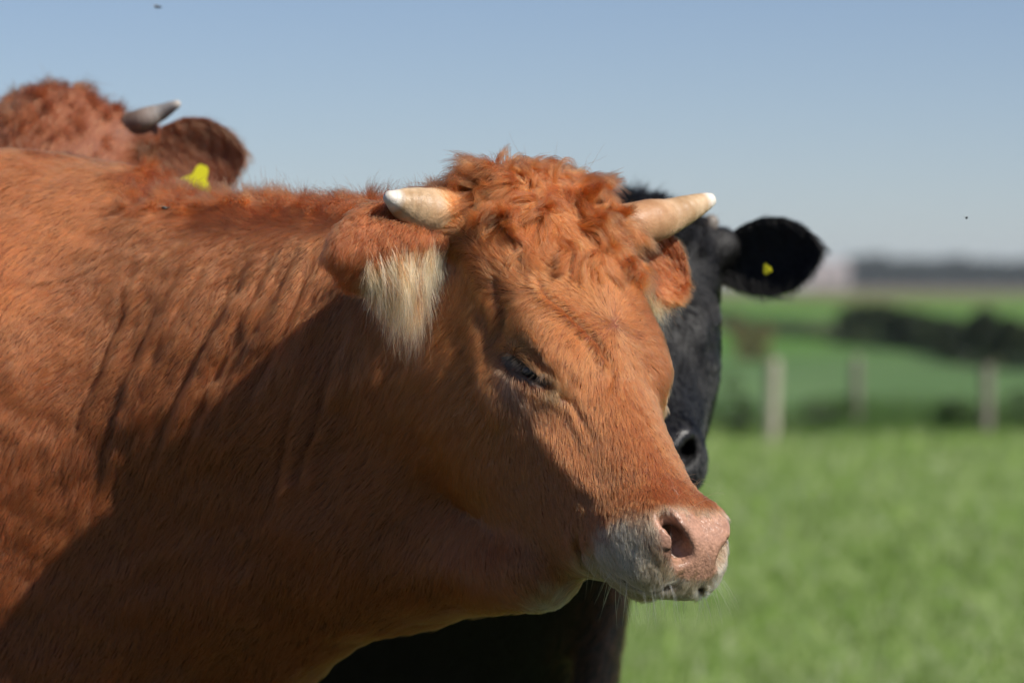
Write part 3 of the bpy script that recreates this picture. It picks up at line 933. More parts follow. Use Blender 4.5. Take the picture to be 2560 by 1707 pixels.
    p = (V1[T] * bc[..., None]).sum(1); nn = nrm((N1[T] * bc[..., None]).sum(1))
    d = nn * .7 + np.array([-.45, -.25, .1]) + r.normal(size=p.shape) * .3
    g = grow(p, d, r.uniform(.014, .034, len(p)), 9, grav=.2, curl=.3, freq=.6, wander=.4, F=F1, clear=.006, seed=23)
    pp_, cc_ = locks(g, int(45 * FURK), .008, .003, .006, np.repeat(RUST[None] * .72, len(p), 0), 33)
    hair_object('neck_crest', pp_, taper(9, .00018), cc_, M_hair, cow)

    # ---- pale fringe of the near ear
    def fringe(e, ear, n, m, ln, vmin, col, seed, gravity=.55, smax=.95):
        _, V, Q, Nv, s_, v_ = e
        w = sstep(vmin, vmin + .9, v_) ** .7 * (s_ > .06) * (s_ < smax)
        T, bc = tri_area_sample(V, Q, n, w + 1e-9)
        p = (V[T] * bc[..., None]).sum(1); nn = nrm((Nv[T] * bc[..., None]).sum(1))
        rr = np.random.default_rng(seed)
        ss = (s_[T] * bc).sum(1); vq = (v_[T] * bc).sum(1)
        d = nrm(ear['A']) * (.95 * (.42 - ss))[:, None] + np.array([.02, -.18, -.9]) + rr.normal(size=p.shape) * .13
        lnn = rr.uniform(*ln, len(p)) * np.clip(1.12 - np.abs(ss - .36) * 1.9, .25, 1)
        g = grow(p, d, lnn, 12, grav=gravity, curl=.12, freq=.7, wander=.14, seed=seed)
        vv = (v_[T] * bc).sum(1)
        dark = (rr.uniform(size=n) < .10 + .8 * sstep(vmin + .75, vmin + .05, vv))[:, None]
        c = np.where(dark, RUST[None] * .9, col[None]) * np.ones((n, 3))
        pp_, cc_ = locks(g, m, .0055, .0022, .007, c, seed + 1, .6, .0015)
        hair_object('ear_fringe', pp_, taper(12, .00018, .2), cc_, M_pale, cow)
    fringe(e1, NEAR_EAR, 330, int(17 * FURK), (.034, .098), -.35, CREAM, 41, smax=.74)
    fringe(e2, FAR_EAR, 90, int(24 * FURK), (.025, .055), -.2, np.array([.55, .28, .10]), 43, .4)

    # ---- whiskers, lashes
    def singles(name, roots, dirs, lens, rad, col, seed, grav=.25, K=8, mat=None):
        g = grow(roots, dirs, lens, K, grav=grav, curl=.0, wander=.12, seed=seed)
        hair_object(name, g, taper(K, rad, .15), np.repeat(np.array(col)[None], len(g), 0), mat or M_pale, cow)
    wv = lambda q: (bell(np.stack([np.abs(q[:, 0]), q[:, 1], q[:, 2]], 1), (.035, .42, -.105), (.03, .05, .03)) + .6 * bell(np.stack([np.abs(q[:, 0]), q[:, 1], q[:, 2]], 1), (.03, .465, -.07), (.03, .02, .03))) > .35
    p, nn = top_roots(110, wv, 5)
    singles('whiskers', p, nn * .8 + Nn_ * .35 + np.array([.1, 0, -.25]) + r.normal(size=p.shape) * .2, r.uniform(.012, .045, len(p)), .00013, (.85, .72, .55), 51)
    p, nn = top_roots(26, lambda q: (np.linalg.norm(q - [0, .41, -.02], axis=1) < .045) * 1.0, 6)
    singles('whiskers', p, nn + r.normal(size=p.shape) * .3, r.uniform(.015, .035, len(p)), .00014, (.85, .6, .4), 52)
    t = r.uniform(0, 1, 44)[:, None]
    for sg in (-1, 1):
        a = np.array([.101 * sg, .184, -.070]); b = np.array([.086 * sg, .230, -.046])
        lq = a * (1 - t) + b * t + np.array([0, 0, .004])
        roots = hf[0] + lq @ R1.T
        outd = (R1 @ np.array([sg * 1.0, 0, -.1]))
        singles('eyelashes', roots, outd * .8 + np.array([-.1, 0, -.75]) + r.normal(size=roots.shape) * .15, r.uniform(.008, .018, 44), .00011, (.13, .08, .05), 53, .1, 6)


# ================================================================== the two cows behind
def far_cow(name, label, hf, bf, base, style, ear_kw, horns, seed, frame_min, dewlap=None):
    F = Field(); body_shape(F, bf, hf, neck_far); head_shape(F, hf)
    if style == 'black': ellipsoid(F, (.072, .168, -.054), (.026, .034, .026), .02, '+', hf, True)
    if dewlap: capsule(F, dewlap[0], dewlap[1], dewlap[2], dewlap[3], .04)
    c0 = bf[0]; xr = [bf[0] + bf[1] @ np.array(q_) for q_ in ((.4, -2.0, 0), (-.4, -2.0, 0), (.4, .5, 0), (-.4, .5, 0))] + [hf[0] + hf[1] @ np.array(q_) for q_ in ((.15, -.1, 0), (-.15, -.1, 0), (.1, .5, 0), (-.1, .5, 0), (0, .2, -.35))]
    xr = np.array(xr); lo = xr.min(0) - .1; hi = xr.max(0) + .1
    hl = hf[0] - .38; hh = hf[0] + .38
    g = [axis_grid(lo[i], hi[i], max(lo[i], hl[i]), min(hi[i], hh[i]), .014, .035) for i in (0, 1)] + [axis_grid(-.02, 1.62, hf[0][2] - .5, hf[0][2] + .1, .014, .035)]
    V, Q = surface(F, *g)
    Nv = vnormals(V, Q)
    root = empty(name, (float(bf[0][0]), float(bf[0][1]), 0), label, 'cow')
    me = mesh_from(V, Q)
    skin = head_colours(V, hf, base * .8, style)
    bn, be = bare(V, hf)
    nc = np.array([.015, .014, .015]) if style == 'black' else np.array([.45, .24, .17])
    skin = skin * (1 - bn[:, None]) + nc * bn[:, None]
    set_col(me, skin)
    wa = me.attributes.new('wet', 'FLOAT', 'POINT'); wa.data.foreach_set('value', bn.astype(np.float32))
    link('body', me, root, M_skin)
    Hh = lambda q_: hf[0] + hf[1] @ np.array(q_, float)
    er, el = (.0235, .077) if style == 'black' else (.0195, .0735)
    for sg in (-1, 1):
        link('eye', sphere_mesh(Hh((el * sg + (.004 * sg if style == 'black' else 0), .208 - (.036 if style == 'black' else 0), -.064 + (.012 if style == 'black' else 0))), (er,) * 3), root, M_eye)
    for pts_, rad_, mt in horns:
        link('horn', horn_mesh(pts_, rad_), root, mt)
    for kw in ear_kw:
        fur_ear(root, kw['base'], kw['A'], kw['Wd'], kw['L'], kw['w'], .022, base * .8, base * 1.0 if style != 'black' else base, 3500, False, seed, mat=M_hair)
        if 'tag' in kw:
            link('ear_tag', tag_mesh(kw['tag'][0], kw['tag'][1], kw['tag'][2], kw['tag'][3]), root, M_tag)
    hooves(root, bf); tail(root, bf, base, seed + 5)
    if not FUR: return root
    hfl = head_flow(hf)
    def mask(p):
        q = (p - hf[0]) @ hf[1]
        return sstep(1.3, .9, np.linalg.norm((q - [0, .20, -.09]) / [.17, .30, .20], axis=1))[:, None]
    fwd = bf[1][:, 1]
    def fl(p, nn):
        k = mask(p); b = np.repeat((-fwd * .5 + np.array([0, 0, -.8]))[None], len(p), 0)
        return nrm(b) * (1 - k) + nrm(hfl(p, nn)) * k
    def cf(p, nn):
        c = head_colours(p, hf, base, style)
        if dewlap:
            ab = dewlap[1] - dewlap[0]; t = np.clip((p - dewlap[0]) @ ab / (ab @ ab), 0, 1)
            k = np.exp(-(np.linalg.norm(p - dewlap[0] - t[:, None] * ab, axis=1) / .055) ** 4)[:, None]
            c = c * (1 - k) + np.array([.24, .075, .05]) * k
        return c
    def w(V, Nv_):
        b_, e_ = bare(V, hf)
        return facing(V, Nv_, .1) * (1 - b_) * (1 - e_) * np.exp(-np.maximum(np.abs(V - hf[0]).max(1) - .5, 0) * 3) + 1e-5
    pts, c = coat(V, Q, Nv, int(60000 * FURK), fl, lambda p: .012 + .003 * noise3(p, 9, 7) + .010 * (1 - mask(p)[:, 0]), w, cf, seed=seed, K=4, cell=.009, clump=.25, lift=.28)
    hair_object('coat', pts, taper(4, .0004), c, M_black if style == 'black' else M_hair, root)
    q = (V - hf[0]) @ hf[1]
    T, bc = tri_area_sample(V, Q, 260 if style == 'black' else 110, sstep(.11, .06, q[:, 1]) * sstep(-.11, -.05, q[:, 2]) * (np.abs(q[:, 0]) < .09) * (q[:, 1] > -.04) + 1e-9)
    p = (V[T] * bc[..., None]).sum(1); nn = nrm((Nv[T] * bc[..., None]).sum(1))
    r = np.random.default_rng(seed)
    g = grow(p, nn * .5 + hf[1][:, 1] * .5 + np.array([.2, 0, 0]) + r.normal(size=p.shape) * .25, r.uniform(.010, .026, len(p)), 9, grav=.2, curl=.08, freq=.7, wander=.4, F=F, clear=.003, seed=seed + 2)
    pp_, cc_ = locks(g, int(30 * FURK), .008, .005, .007, np.repeat(base[None], len(p), 0), seed + 3)
    hair_object('forelock', pp_, taper(9, .0003), cc_, M_hair, root)
    return root

M_bud = horn_mat('dark_horn_bud', (.16, .13, .11), (.08, .065, .055), (.20, .17, .14), .05)
# --- the black cow, looking at the camera from behind the ginger one
YB = 4.95
hb_ = head_frame(P(1588, 505, YB), (.035, -.768, -.64), (.997, .10, 0))
bb_ = body_frame(-.16, 5.62, math.atan2(-.66, .75), .085)
Hb = lambda q_: hb_[0] + hb_[1] @ np.array(q_, float)
far_cow('black_cow', 'black cow behind the bullock, small grey horn bud and one big dark ear spread wide', hb_, bb_, DARK, 'black',
    [dict(base=P(1775, 665, YB + .05), A=(.88, -.42, .14), Wd=(.1, 0, -1), L=.158, w=.052, tag=(P(1915, 668, YB - .024), (.75, -.36, .5), (-.4, .3, 1), .17)),
     dict(base=Hb((-.10, .075, -.07)), A=(-.95, .1, .02), Wd=(.1, 0, -1), L=.14, w=.05)],
    [([Hb((.080, .02, -.055)), Hb((.092, .012, -.038)), Hb((.100, .006, -.026))], [.019, .016, .011], M_bud),
     ([Hb((-.085, .02, -.05)), Hb((-.10, .012, -.03)), Hb((-.112, .005, -.012))], [.020, .017, .011], M_ghorn)], 101, -.3,
    dewlap=(P(1528, 1470, 5.18), P(1470, 1800, 5.22), .026, .034))

# --- the ginger cow at the left, head over the near one's back
YR = 4.9
hr_ = head_frame(P(118, 238, YR), (-.14, -.66, -.72), (.93, -.30, -.10))
br_ = body_frame(-1.25, 5.75, math.atan2(-.77, .63))
Hr = lambda q_: hr_[0] + hr_[1] @ np.array(q_, float)
far_cow('brown_cow', 'reddish brown cow at the left edge behind the back, grey horn and yellow tagged ear', hr_, br_, np.array([.20, .052, .018]), 'rust',
    [dict(base=P(332, 418, YR + .02), A=(.98, .10, .12), Wd=(.12, 0, -1), L=.146, w=.056, tag=(P(497, 446, YR - .065), (.93, 0, -.36), (.36, 0, .93), .80)),
     dict(base=Hr((-.10, .075, -.07)), A=(-.9, .3, 0), Wd=(.1, 0, -1), L=.14, w=.05)],
    [([P(322, 310, YR - .01), P(360, 297, YR - .02), P(402, 281, YR - .02), P(442, 261, YR - .03)], [.0145, .0140, .0108, .0055], M_ghorn),
     ([Hr((-.075, .02, -.055)), Hr((-.12, .01, -.05)), Hr((-.17, -.01, -.03)), Hr((-.20, -.03, -.01))], [.022, .0205, .0155, .0085], M_ghorn)], 131, -.6)

# ================================================================== land
def ground_mat():
    m, nt, bs, out = new_mat('pasture')
    ge = N(nt, 'ShaderNodeNewGeometry')
    sp = N(nt, 'ShaderNodeSeparateXYZ'); nt.links.new(ge.outputs['Position'], sp.inputs[0])
    def noise(sc, det=4.0, stretch=None):
        n = N(nt, 'ShaderNodeTexNoise', Scale=sc, Detail=det)
        if stretch:
            mp = N(nt, 'ShaderNodeMapping'); mp.inputs['Scale'].default_value = stretch
            nt.links.new(ge.outputs['Position'], mp.inputs[0]); nt.links.new(mp.outputs[0], n.inputs['Vector'])
        else: nt.links.new(ge.outputs['Position'], n.inputs['Vector'])
        return n
    def mix(fac, a, b):
        x = N(nt, 'ShaderNodeMix', data_type='RGBA')
        if isinstance(fac, float): x.inputs[0].default_value = fac
        else: nt.links.new(fac, x.inputs[0])
        for i, v in ((6, a), (7, b)):
            if isinstance(v, tuple): x.inputs[i].default_value = (*v, 1)
            else: nt.links.new(v, x.inputs[i])
        return x.outputs[2]
    def rng_(v, a, b):
        r = N(nt, 'ShaderNodeMapRange', interpolation_type='SMOOTHSTEP'); r.inputs[1].default_value = a; r.inputs[2].default_value = b
        nt.links.new(v, r.inputs[0]); return r.outputs[0]
    n1 = noise(.9); n2 = noise(6.0, 5.0); n3 = noise(.06)
    a = mix(rng_(n2.outputs['Fac'], .35, .65), (.09, .16, .025), (.19, .29, .06))
    a = mix(rng_(n1.outputs['Fac'], .42, .66), a, (.18, .28, .06))
    # wobbled distance
    wy = N(nt, 'ShaderNodeMath', operation='MULTIPLY_ADD'); nt.links.new(n3.outputs['Fac'], wy.inputs[0]); wy.inputs[1].default_value = 6.0; nt.links.new(sp.outputs['Y'], wy.inputs[2])
    Y = wy.outputs[0]
    crop = mix(rng_(noise(.5, 3.0, (.3, 1, 1)).outputs['Fac'], .4, .6), (.085, .16, .055), (.12, .20, .075))
    green = mix(rng_(n3.outputs['Fac'], .4, .6), (.08, .18, .035), (.13, .23, .05))
    olive = mix(rng_(n3.outputs['Fac'], .45, .6), (.15, .17, .05), (.12, .22, .05))
    brown = mix(rng_(noise(.02).outputs['Fac'], .4, .6), (.20, .15, .11), (.16, .14, .09))
    near_dark = mix(rng_(n1.outputs['Fac'], .4, .6), (.045, .040, .022), (.055, .075, .022))  # unseen near ground, darkened to cut light bounced up onto the cows
    a = mix(rng_(Y, 7.0, 11.0), near_dark, a)
    c = mix(rng_(Y, 35.5, 37.5), a, crop)
    c = mix(rng_(Y, 66, 78), c, green)
    c = mix(rng_(Y, 112, 128), c, (.13, .14, .07))
    c = mix(rng_(Y, 130, 150), c, green)
    c = mix(rng_(Y, 190, 260), c, olive)
    c = mix(rng_(Y, 300, 420), c, brown)
    nt.links.new(c, bs.inputs['Base Color']); bs.inputs['Roughness'].default_value = .9; bs.inputs['Specular IOR Level'].default_value = .1
    bp = N(nt, 'ShaderNodeBump', Strength=.8, Distance=.06); nt.links.new(n2.outputs['Fac'], bp.inputs['Height']); nt.links.new(bp.outputs[0], bs.inputs['Normal'])
    return m

def gz(x, y):
    """height of the land"""
    x = np.asarray(x, float); y = np.asarray(y, float)
    return .03 * np.sin(x * .7 + y * .31) * sstep(6, 20, y) + .35 * np.sin(x * .013 + 1) * sstep(60, 260, y) - .25 * sstep(60, 120, y)

gx = np.concatenate([-np.geomspace(3000, 12, 40), np.linspace(-11, 11, 45), np.geomspace(12, 3000, 40)])
gy = np.concatenate([-np.geomspace(3000, 10, 25), np.linspace(-9, 45, 90), np.geomspace(46, 4000, 70)])
X, Y_ = np.meshgrid(gx, gy, indexing='ij')
V = np.stack([X, Y_, gz(X, Y_)], -1).reshape(-1, 3)
ni, nj = len(gx), len(gy)
I, J = np.meshgrid(np.arange(ni - 1), np.arange(nj - 1), indexing='ij')
Q = np.stack([I * nj + J, (I + 1) * nj + J, (I + 1) * nj + J + 1, I * nj + J + 1], -1).reshape(-1, 4)
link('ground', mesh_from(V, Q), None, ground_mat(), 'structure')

def leaf_mat(name, rough=.6):
    m, nt, bs, out = new_mat(name)
    at = N(nt, 'ShaderNodeAttribute', attribute_name='col')
    nt.links.new(at.outputs['Color'], bs.inputs['Base Color']); bs.inputs['Roughness'].default_value = rough
    tr = N(nt, 'ShaderNodeBsdfTranslucent'); nt.links.new(at.outputs['Color'], tr.inputs[0])
    mx = N(nt, 'ShaderNodeMixShader'); mx.inputs[0].default_value = .3
    nt.links.new(bs.outputs[0], mx.inputs[1]); nt.links.new(tr.outputs[0], mx.inputs[2]); nt.links.new(mx.outputs[0], out.inputs['Surface'])
    return m
M_leaf = leaf_mat('foliage')

# grass blades of the pasture
r = np.random.default_rng(5)
def blades(n, y0, y1, h, rad, name, cset, xspan=None, K=4):
    u = r.uniform(size=n); y = y0 * (y1 / y0) ** u
    half = y * .17 + 1.2 if xspan is None else xspan
    x = r.uniform(-1, 1, n) * half
    z = gz(x, y)
    p = np.stack([x, y, z - .005], 1)
    clump = sstep(-.2, 1.0, noise3(p * [1, 1, 0], .9, 71)); fine = noise3(p * [1, 1, 0], 4.0, 72)
    hh = h * r.uniform(.5, 1.2, n) * (1 + .7 * clump + .25 * fine)
    a = r.uniform(0, 6.28, n); lean = r.uniform(.15, .9, n)
    s_ = np.linspace(0, 1, K)[None, :, None]
    d = np.stack([np.cos(a) * lean, np.sin(a) * lean, 0 * a], 1)
    pts = p[:, None] + hh[:, None, None] * (s_ * np.array([0, 0, 1.0]) * (1 - .35 * s_ * lean[:, None, None]) + s_ ** 2 * d[:, None])
    ci = r.integers(0, len(cset), n); c = np.array(cset)[ci] * np.exp(r.normal(size=(n, 1)) * .28 + .30 * fine[:, None] + .12 * noise3(p * [1, 1, 0], 12.0, 75)[:, None])
    rr = taper(K, 1.0, .15)[None] * (rad * (y / 14) ** .5)[:, None]
    hair_object(name, pts, rr, np.clip(c, 0, .9), M_leaf, None)
GREENS = [(.13, .22, .035), (.20, .31, .05), (.29, .41, .09), (.42, .52, .19), (.09, .16, .02), (.60, .64, .38)]
blades(int(150000 * FURK) if FUR else 3000, 7.5, 33.5, .075, .0022, 'grass', GREENS)
blades(int(25000 * FURK) if FUR else 800, 2.2, 8.0, .06, .0022, 'short_grass', [(.05, .08, .018), (.07, .11, .025), (.10, .13, .04)], xspan=3.2)  # unseen foreground blades, colours darkened to weaken bounce into the cows' shade

# long rough growth along the fence
n = 26000 if FUR else 1000
y = r.uniform(31.2, 36.5, n); x = r.uniform(-7, 9, n); p = np.stack([x, y, gz(x, y)], 1)
hh = r.uniform(.05, .17, n) * (1 + .5 * noise3(p, .5, 81)) * sstep(30.8, 32.3, y)
a = r.uniform(0, 6.28, n); s_ = np.linspace(0, 1, 4)[None, :, None]
pts = p[:, None] + hh[:, None, None] * (s_ * np.array([0, 0, 1.0]) + s_ ** 2 * .5 * np.stack([np.cos(a), np.sin(a), -.3 + 0 * a], 1)[:, None])
hair_object('long_grass', pts, taper(4, .006, .2), np.array([(.05, .11, .015), (.08, .17, .02), (.11, .20, .04)])[r.integers(0, 3, n)] * np.exp(r.normal(size=(n, 1)) * .25), M_leaf, None)

def shrub(name, label, cat, loc, size, cols, nleaf, leaf, group=None, seed=0):
    """twiggy bush: crown of many small leaves round branching stems"""
    rr = np.random.default_rng(seed)
    root = empty(name, loc, label, cat, group)
    loc = np.array(loc, float); size = np.array(size, float)
    lob = rr.normal(size=(9, 3)) * [.42, .42, .22] + [0, 0, .55]; lr = rr.uniform(.25, .42, 9)
    k = rr.integers(0, 9, nleaf); d = nrm(rr.normal(size=(nleaf, 3))) * rr.uniform(.45, 1, (nleaf, 1)) ** .5
    c = (lob[k] + d * lr[k][:, None]) ; c[:, 2] = np.abs(c[:, 2])
    c = loc + c * size
    A = nrm(rr.normal(size=(nleaf, 3))); B = nrm(np.cross(A, rr.normal(size=(nleaf, 3)))); ls = leaf * rr.uniform(.6, 1.4, (nleaf, 1))
    V = np.stack([c - A * ls, c - B * ls * .55, c + A * ls, c + B * ls * .55], 1).reshape(-1, 3)
    Q = np.arange(nleaf * 4).reshape(-1, 4)
    me = mesh_from(V, Q, False)
    col = np.array(cols)[rr.integers(0, len(cols), nleaf)] * np.exp(rr.normal(size=(nleaf, 1)) * .25)
    set_col(me, np.repeat(col, 4, 0)); link('crown', me, root, M_leaf)
    Vt, Ft = [], []
    for i in range(7):
        a = lob[i] * size; b0 = len(Vt)
        for t, rd in ((0, .022), (.5, .014), (1, .005)):
            for j in range(5):
                an = 2 * math.pi * j / 5
                Vt.append(loc + a * t * [1, 1, 1] + np.array([math.cos(an), math.sin(an), 0]) * rd * max(size[2], .3))
        for q_ in range(2):
            for j in range(5): Ft.append((b0 + q_ * 5 + j, b0 + q_ * 5 + (j + 1) % 5, b0 + q_ * 5 + 5 + (j + 1) % 5, b0 + q_ * 5 + 5 + j))
    me = mesh_from(Vt, Ft); me.materials.append(M_wood); o = bpy.data.objects.new('stem', me); COL.objects.link(o); o.parent = root; o.location = tuple(-loc)
    return root

def wood_mat(name, a, b, sc=(40, 40, 3)):
    m, nt, bs, out = new_mat(name)
    tc = N(nt, 'ShaderNodeTexCoord'); mp = N(nt, 'ShaderNodeMapping'); mp.inputs['Scale'].default_value = sc
    no = N(nt, 'ShaderNodeTexNoise', Scale=1.0, Detail=6.0); cr = N(nt, 'ShaderNodeValToRGB')
    cr.color_ramp.elements[0].color = (*a, 1); cr.color_ramp.elements[0].position = .3; cr.color_ramp.elements[1].color = (*b, 1); cr.color_ramp.elements[1].position = .7
    nt.links.new(tc.outputs['Object'], mp.inputs[0]); nt.links.new(mp.outputs[0], no.inputs['Vector']); nt.links.new(no.outputs['Fac'], cr.inputs[0]); nt.links.new(cr.outputs[0], bs.inputs['Base Color'])
    bp = N(nt, 'ShaderNodeBump', Strength=.6, Distance=.01); nt.links.new(no.outputs['Fac'], bp.inputs['Height']); nt.links.new(bp.outputs[0], bs.inputs['Normal'])
    bs.inputs['Roughness'].default_value = .85
    return m
M_wood = wood_mat('weathered_wood', (.12, .10, .08), (.26, .23, .19))
M_wood2 = wood_mat('pale_split_wood', (.28, .25, .19), (.46, .42, .33))
M_wire, nt, bs, _ = new_mat('fence_wire'); bs.inputs['Base Color'].default_value = (.3, .3, .3, 1); bs.inputs['Metallic'].default_value = .8; bs.inputs['Roughness'].default_value = .5

# ---- the post and wire fence
fence = empty('wire_fence', (0, 31.5, 0), 'low wire fence on weathered wooden posts crossing the pasture, rough grass at its foot', 'fence')
def post_mesh(x, y, w, h, tilt, sd):
    rr = np.random.default_rng(sd); V, Fc = [], []; n = 10
    z0 = float(gz(x, y)) - .05
    lv = [0, .25, .5, .75, .97, 1.0]
    for t in lv:
        for j in range(n):
            a = 2 * math.pi * j / n
            k = w * (1 + .06 * math.sin(3 * a + sd) - .05 * t) * (.86 if t == 1 else 1)
            V.append((x + k * math.cos(a) + tilt * t * h, y + k * math.sin(a), z0 + t * (h + .05) + (.02 * math.cos(a) if t >= .97 else 0)))
    for i in range(len(lv) - 1):
        for j in range(n): Fc.append((i * n + j, i * n + (j + 1) % n, (i + 1) * n + (j + 1) % n, (i + 1) * n + j))
    Fc.append(tuple((len(lv) - 1) * n + j for j in range(n)))
    return mesh_from(V, Fc)
posts = [(2.10, 31.2, .060, .64, .035, 0), (2.92, 32.6, .042, .62, 0, 1), (3.90, 31.6, .050, .56, .01, 1), (1.15, 31.7, .05, .58, 0, 1), (.2, 32.2, .05, .57, .01, 1), (-.8, 31.6, .055, .6, 0, 1), (-1.8, 32, .05, .57, 0, 1), (-2.8, 31.8, .05, .6, 0, 1), (-3.8, 32, .05, .55, 0, 1), (-4.8, 31.8, .05, .6, 0, 1), (4.9, 32, .05, .56, 0, 1), (5.9, 31.8, .05, .57, 0, 1), (6.9, 32.1, .05, .55, 0, 1)]
for i, (x, y, w, h, tl, pale) in enumerate(posts):
    o = link('post', post_mesh(x, y, w, h, tl, i), fence, M_wood2 if pale == 0 else M_wood)
    if pale == 0: o['label'] = 'pale bleached post, widest of the fence'
ps = sorted(posts)
for z in (.18, .34, .50):
    V, Fc = [], []
    for (x, y, w, h, tl, pl) in ps:
        for j in range(4):
            a = math.pi / 2 * j; V.append((x, y - w - .004 + .0025 * math.cos(a), float(gz(x, y)) + z + .0025 * math.sin(a)))
    for i in range(len(ps) - 1):
        for j in range(4): Fc.append((i * 4 + j, i * 4 + (j + 1) % 4, i * 4 + 4 + (j + 1) % 4, i * 4 + 4 + j))
    link('wire', mesh_from(V, Fc), fence, M_wire)

# ---- weeds by the fence, orange bush, hedge
DG = [(.04, .08, .018), (.06, .11, .025), (.09, .15, .035)]
for i, (x, y, sx, sz, lab) in enumerate([(1.90, 31.9, .22, .34, 'dark nettle clump just left of the pale fence post'), (2.72, 32.4, .28, .26, 'dark weed clump left of the middle fence post'),
        (3.66, 32.0, .26, .24, 'dark weed clump left of the right fence post'), (4.30, 32.0, .35, .30, 'dark weed clump at the right edge beside the fence')]):
    shrub('weed_clump', lab, 'plant', (x, y, float(gz(x, y))), (sx, sx, sz), DG, 1500 if FUR else 100, .018, 'weed clumps along the fence', 200 + i)
shrub('dry_bush', 'orange brown dry bush beyond the pale fence post', 'bush', (3.75, 60.0, float(gz(3.75, 60.0))), (.42, .42, .62), [(.24, .17, .08), (.17, .17, .07), (.28, .22, .10)], 1500 if FUR else 100, .03, None, 210)
HD = [(.012, .024, .012), (.018, .034, .014), (.028, .045, .018), (.055, .065, .018)]
side = ['tallest round dark shrub at the left end of the hedge', 'dark hedge shrub second from the left end', 'dark hedge shrub third from the left end', 'dark hedge shrub fourth from the left end', 'low dark hedge shrub fifth from the left end', 'dark hedge shrub sixth from the left end', 'dark hedge shrub nearest the right edge']
for i, (px, yy, sx, sz) in enumerate([(2165, 80, .80, 1.0), (2255, 74, .75, .78), (2320, 70, .72, .68), (2375, 66.5, .62, .60), (2430, 63, .62, .62), (2490, 60, .66, .66), (2555, 56, .66, .62)]):
    x = (px - 1280) / FPX * yy
    shrub('hedge_shrub', side[i], 'shrub', (x, yy, float(gz(x, yy)) - .03), (sx, 1.5, sz), HD, 3500 if FUR else 100, .05, 'dark shrubs of the field hedge', 220 + i)
# low bank and hedge bottom running away along the field
n = 9000 if FUR else 500
t = r.uniform(0, 1, n); yy = 52 + 95 * t; xx = 7.35 + .12 * np.sin(yy * .3) + r.normal(size=n) * .18; zz = gz(xx, yy) + np.abs(r.normal(size=n)) * .13
c = np.stack([xx, yy, zz], 1); A = nrm(r.normal(size=(n, 3))); B = nrm(np.cross(A, r.normal(size=(n, 3)))); ls = .07
V = np.stack([c - A * ls, c - B * ls * .6, c + A * ls, c + B * ls * .6], 1).reshape(-1, 3)
me = mesh_from(V, np.arange(4 * n).reshape(-1, 4), False); set_col(me, np.repeat(np.array(HD)[r.integers(0, 4, n)] * 1.4, 4, 0))
o = link('hedge_bottom', me, None, M_leaf, 'stuff'); o['label'] = 'low dark scrub line running along the far field edge'; o['category'] = 'hedge'

# far wood, seen as one mass
n = 60000 if FUR else 3000
xx = r.uniform(81, 240, n); yy = r.uniform(880, 940, n)
top = 6.6 - (xx - 88) * .028 + .7 * np.sin(xx * .5) * np.sin(xx * .19 + 1) + .4 * np.sin(xx * 1.7)
zz = top * r.uniform(0, 1, n) ** .7
c = np.stack([xx, yy, zz], 1); A = nrm(r.normal(size=(n, 3))); B = nrm(np.cross(A, r.normal(size=(n, 3)))); ls = .55
V = np.stack([c - A * ls, c - B * ls * .7, c + A * ls, c + B * ls * .7], 1).reshape(-1, 3)
me = mesh_from(V, np.arange(4 * n).reshape(-1, 4), False); set_col(me, np.repeat(np.array([(.020, .040, .030), (.028, .050, .034), (.045, .060, .040)])[r.integers(0, 3, n)], 4, 0))
o = link('wood', me, None, M_leaf, 'stuff'); o['label'] = 'far dark belt of woodland on the skyline at the right'; o['category'] = 'woodland'

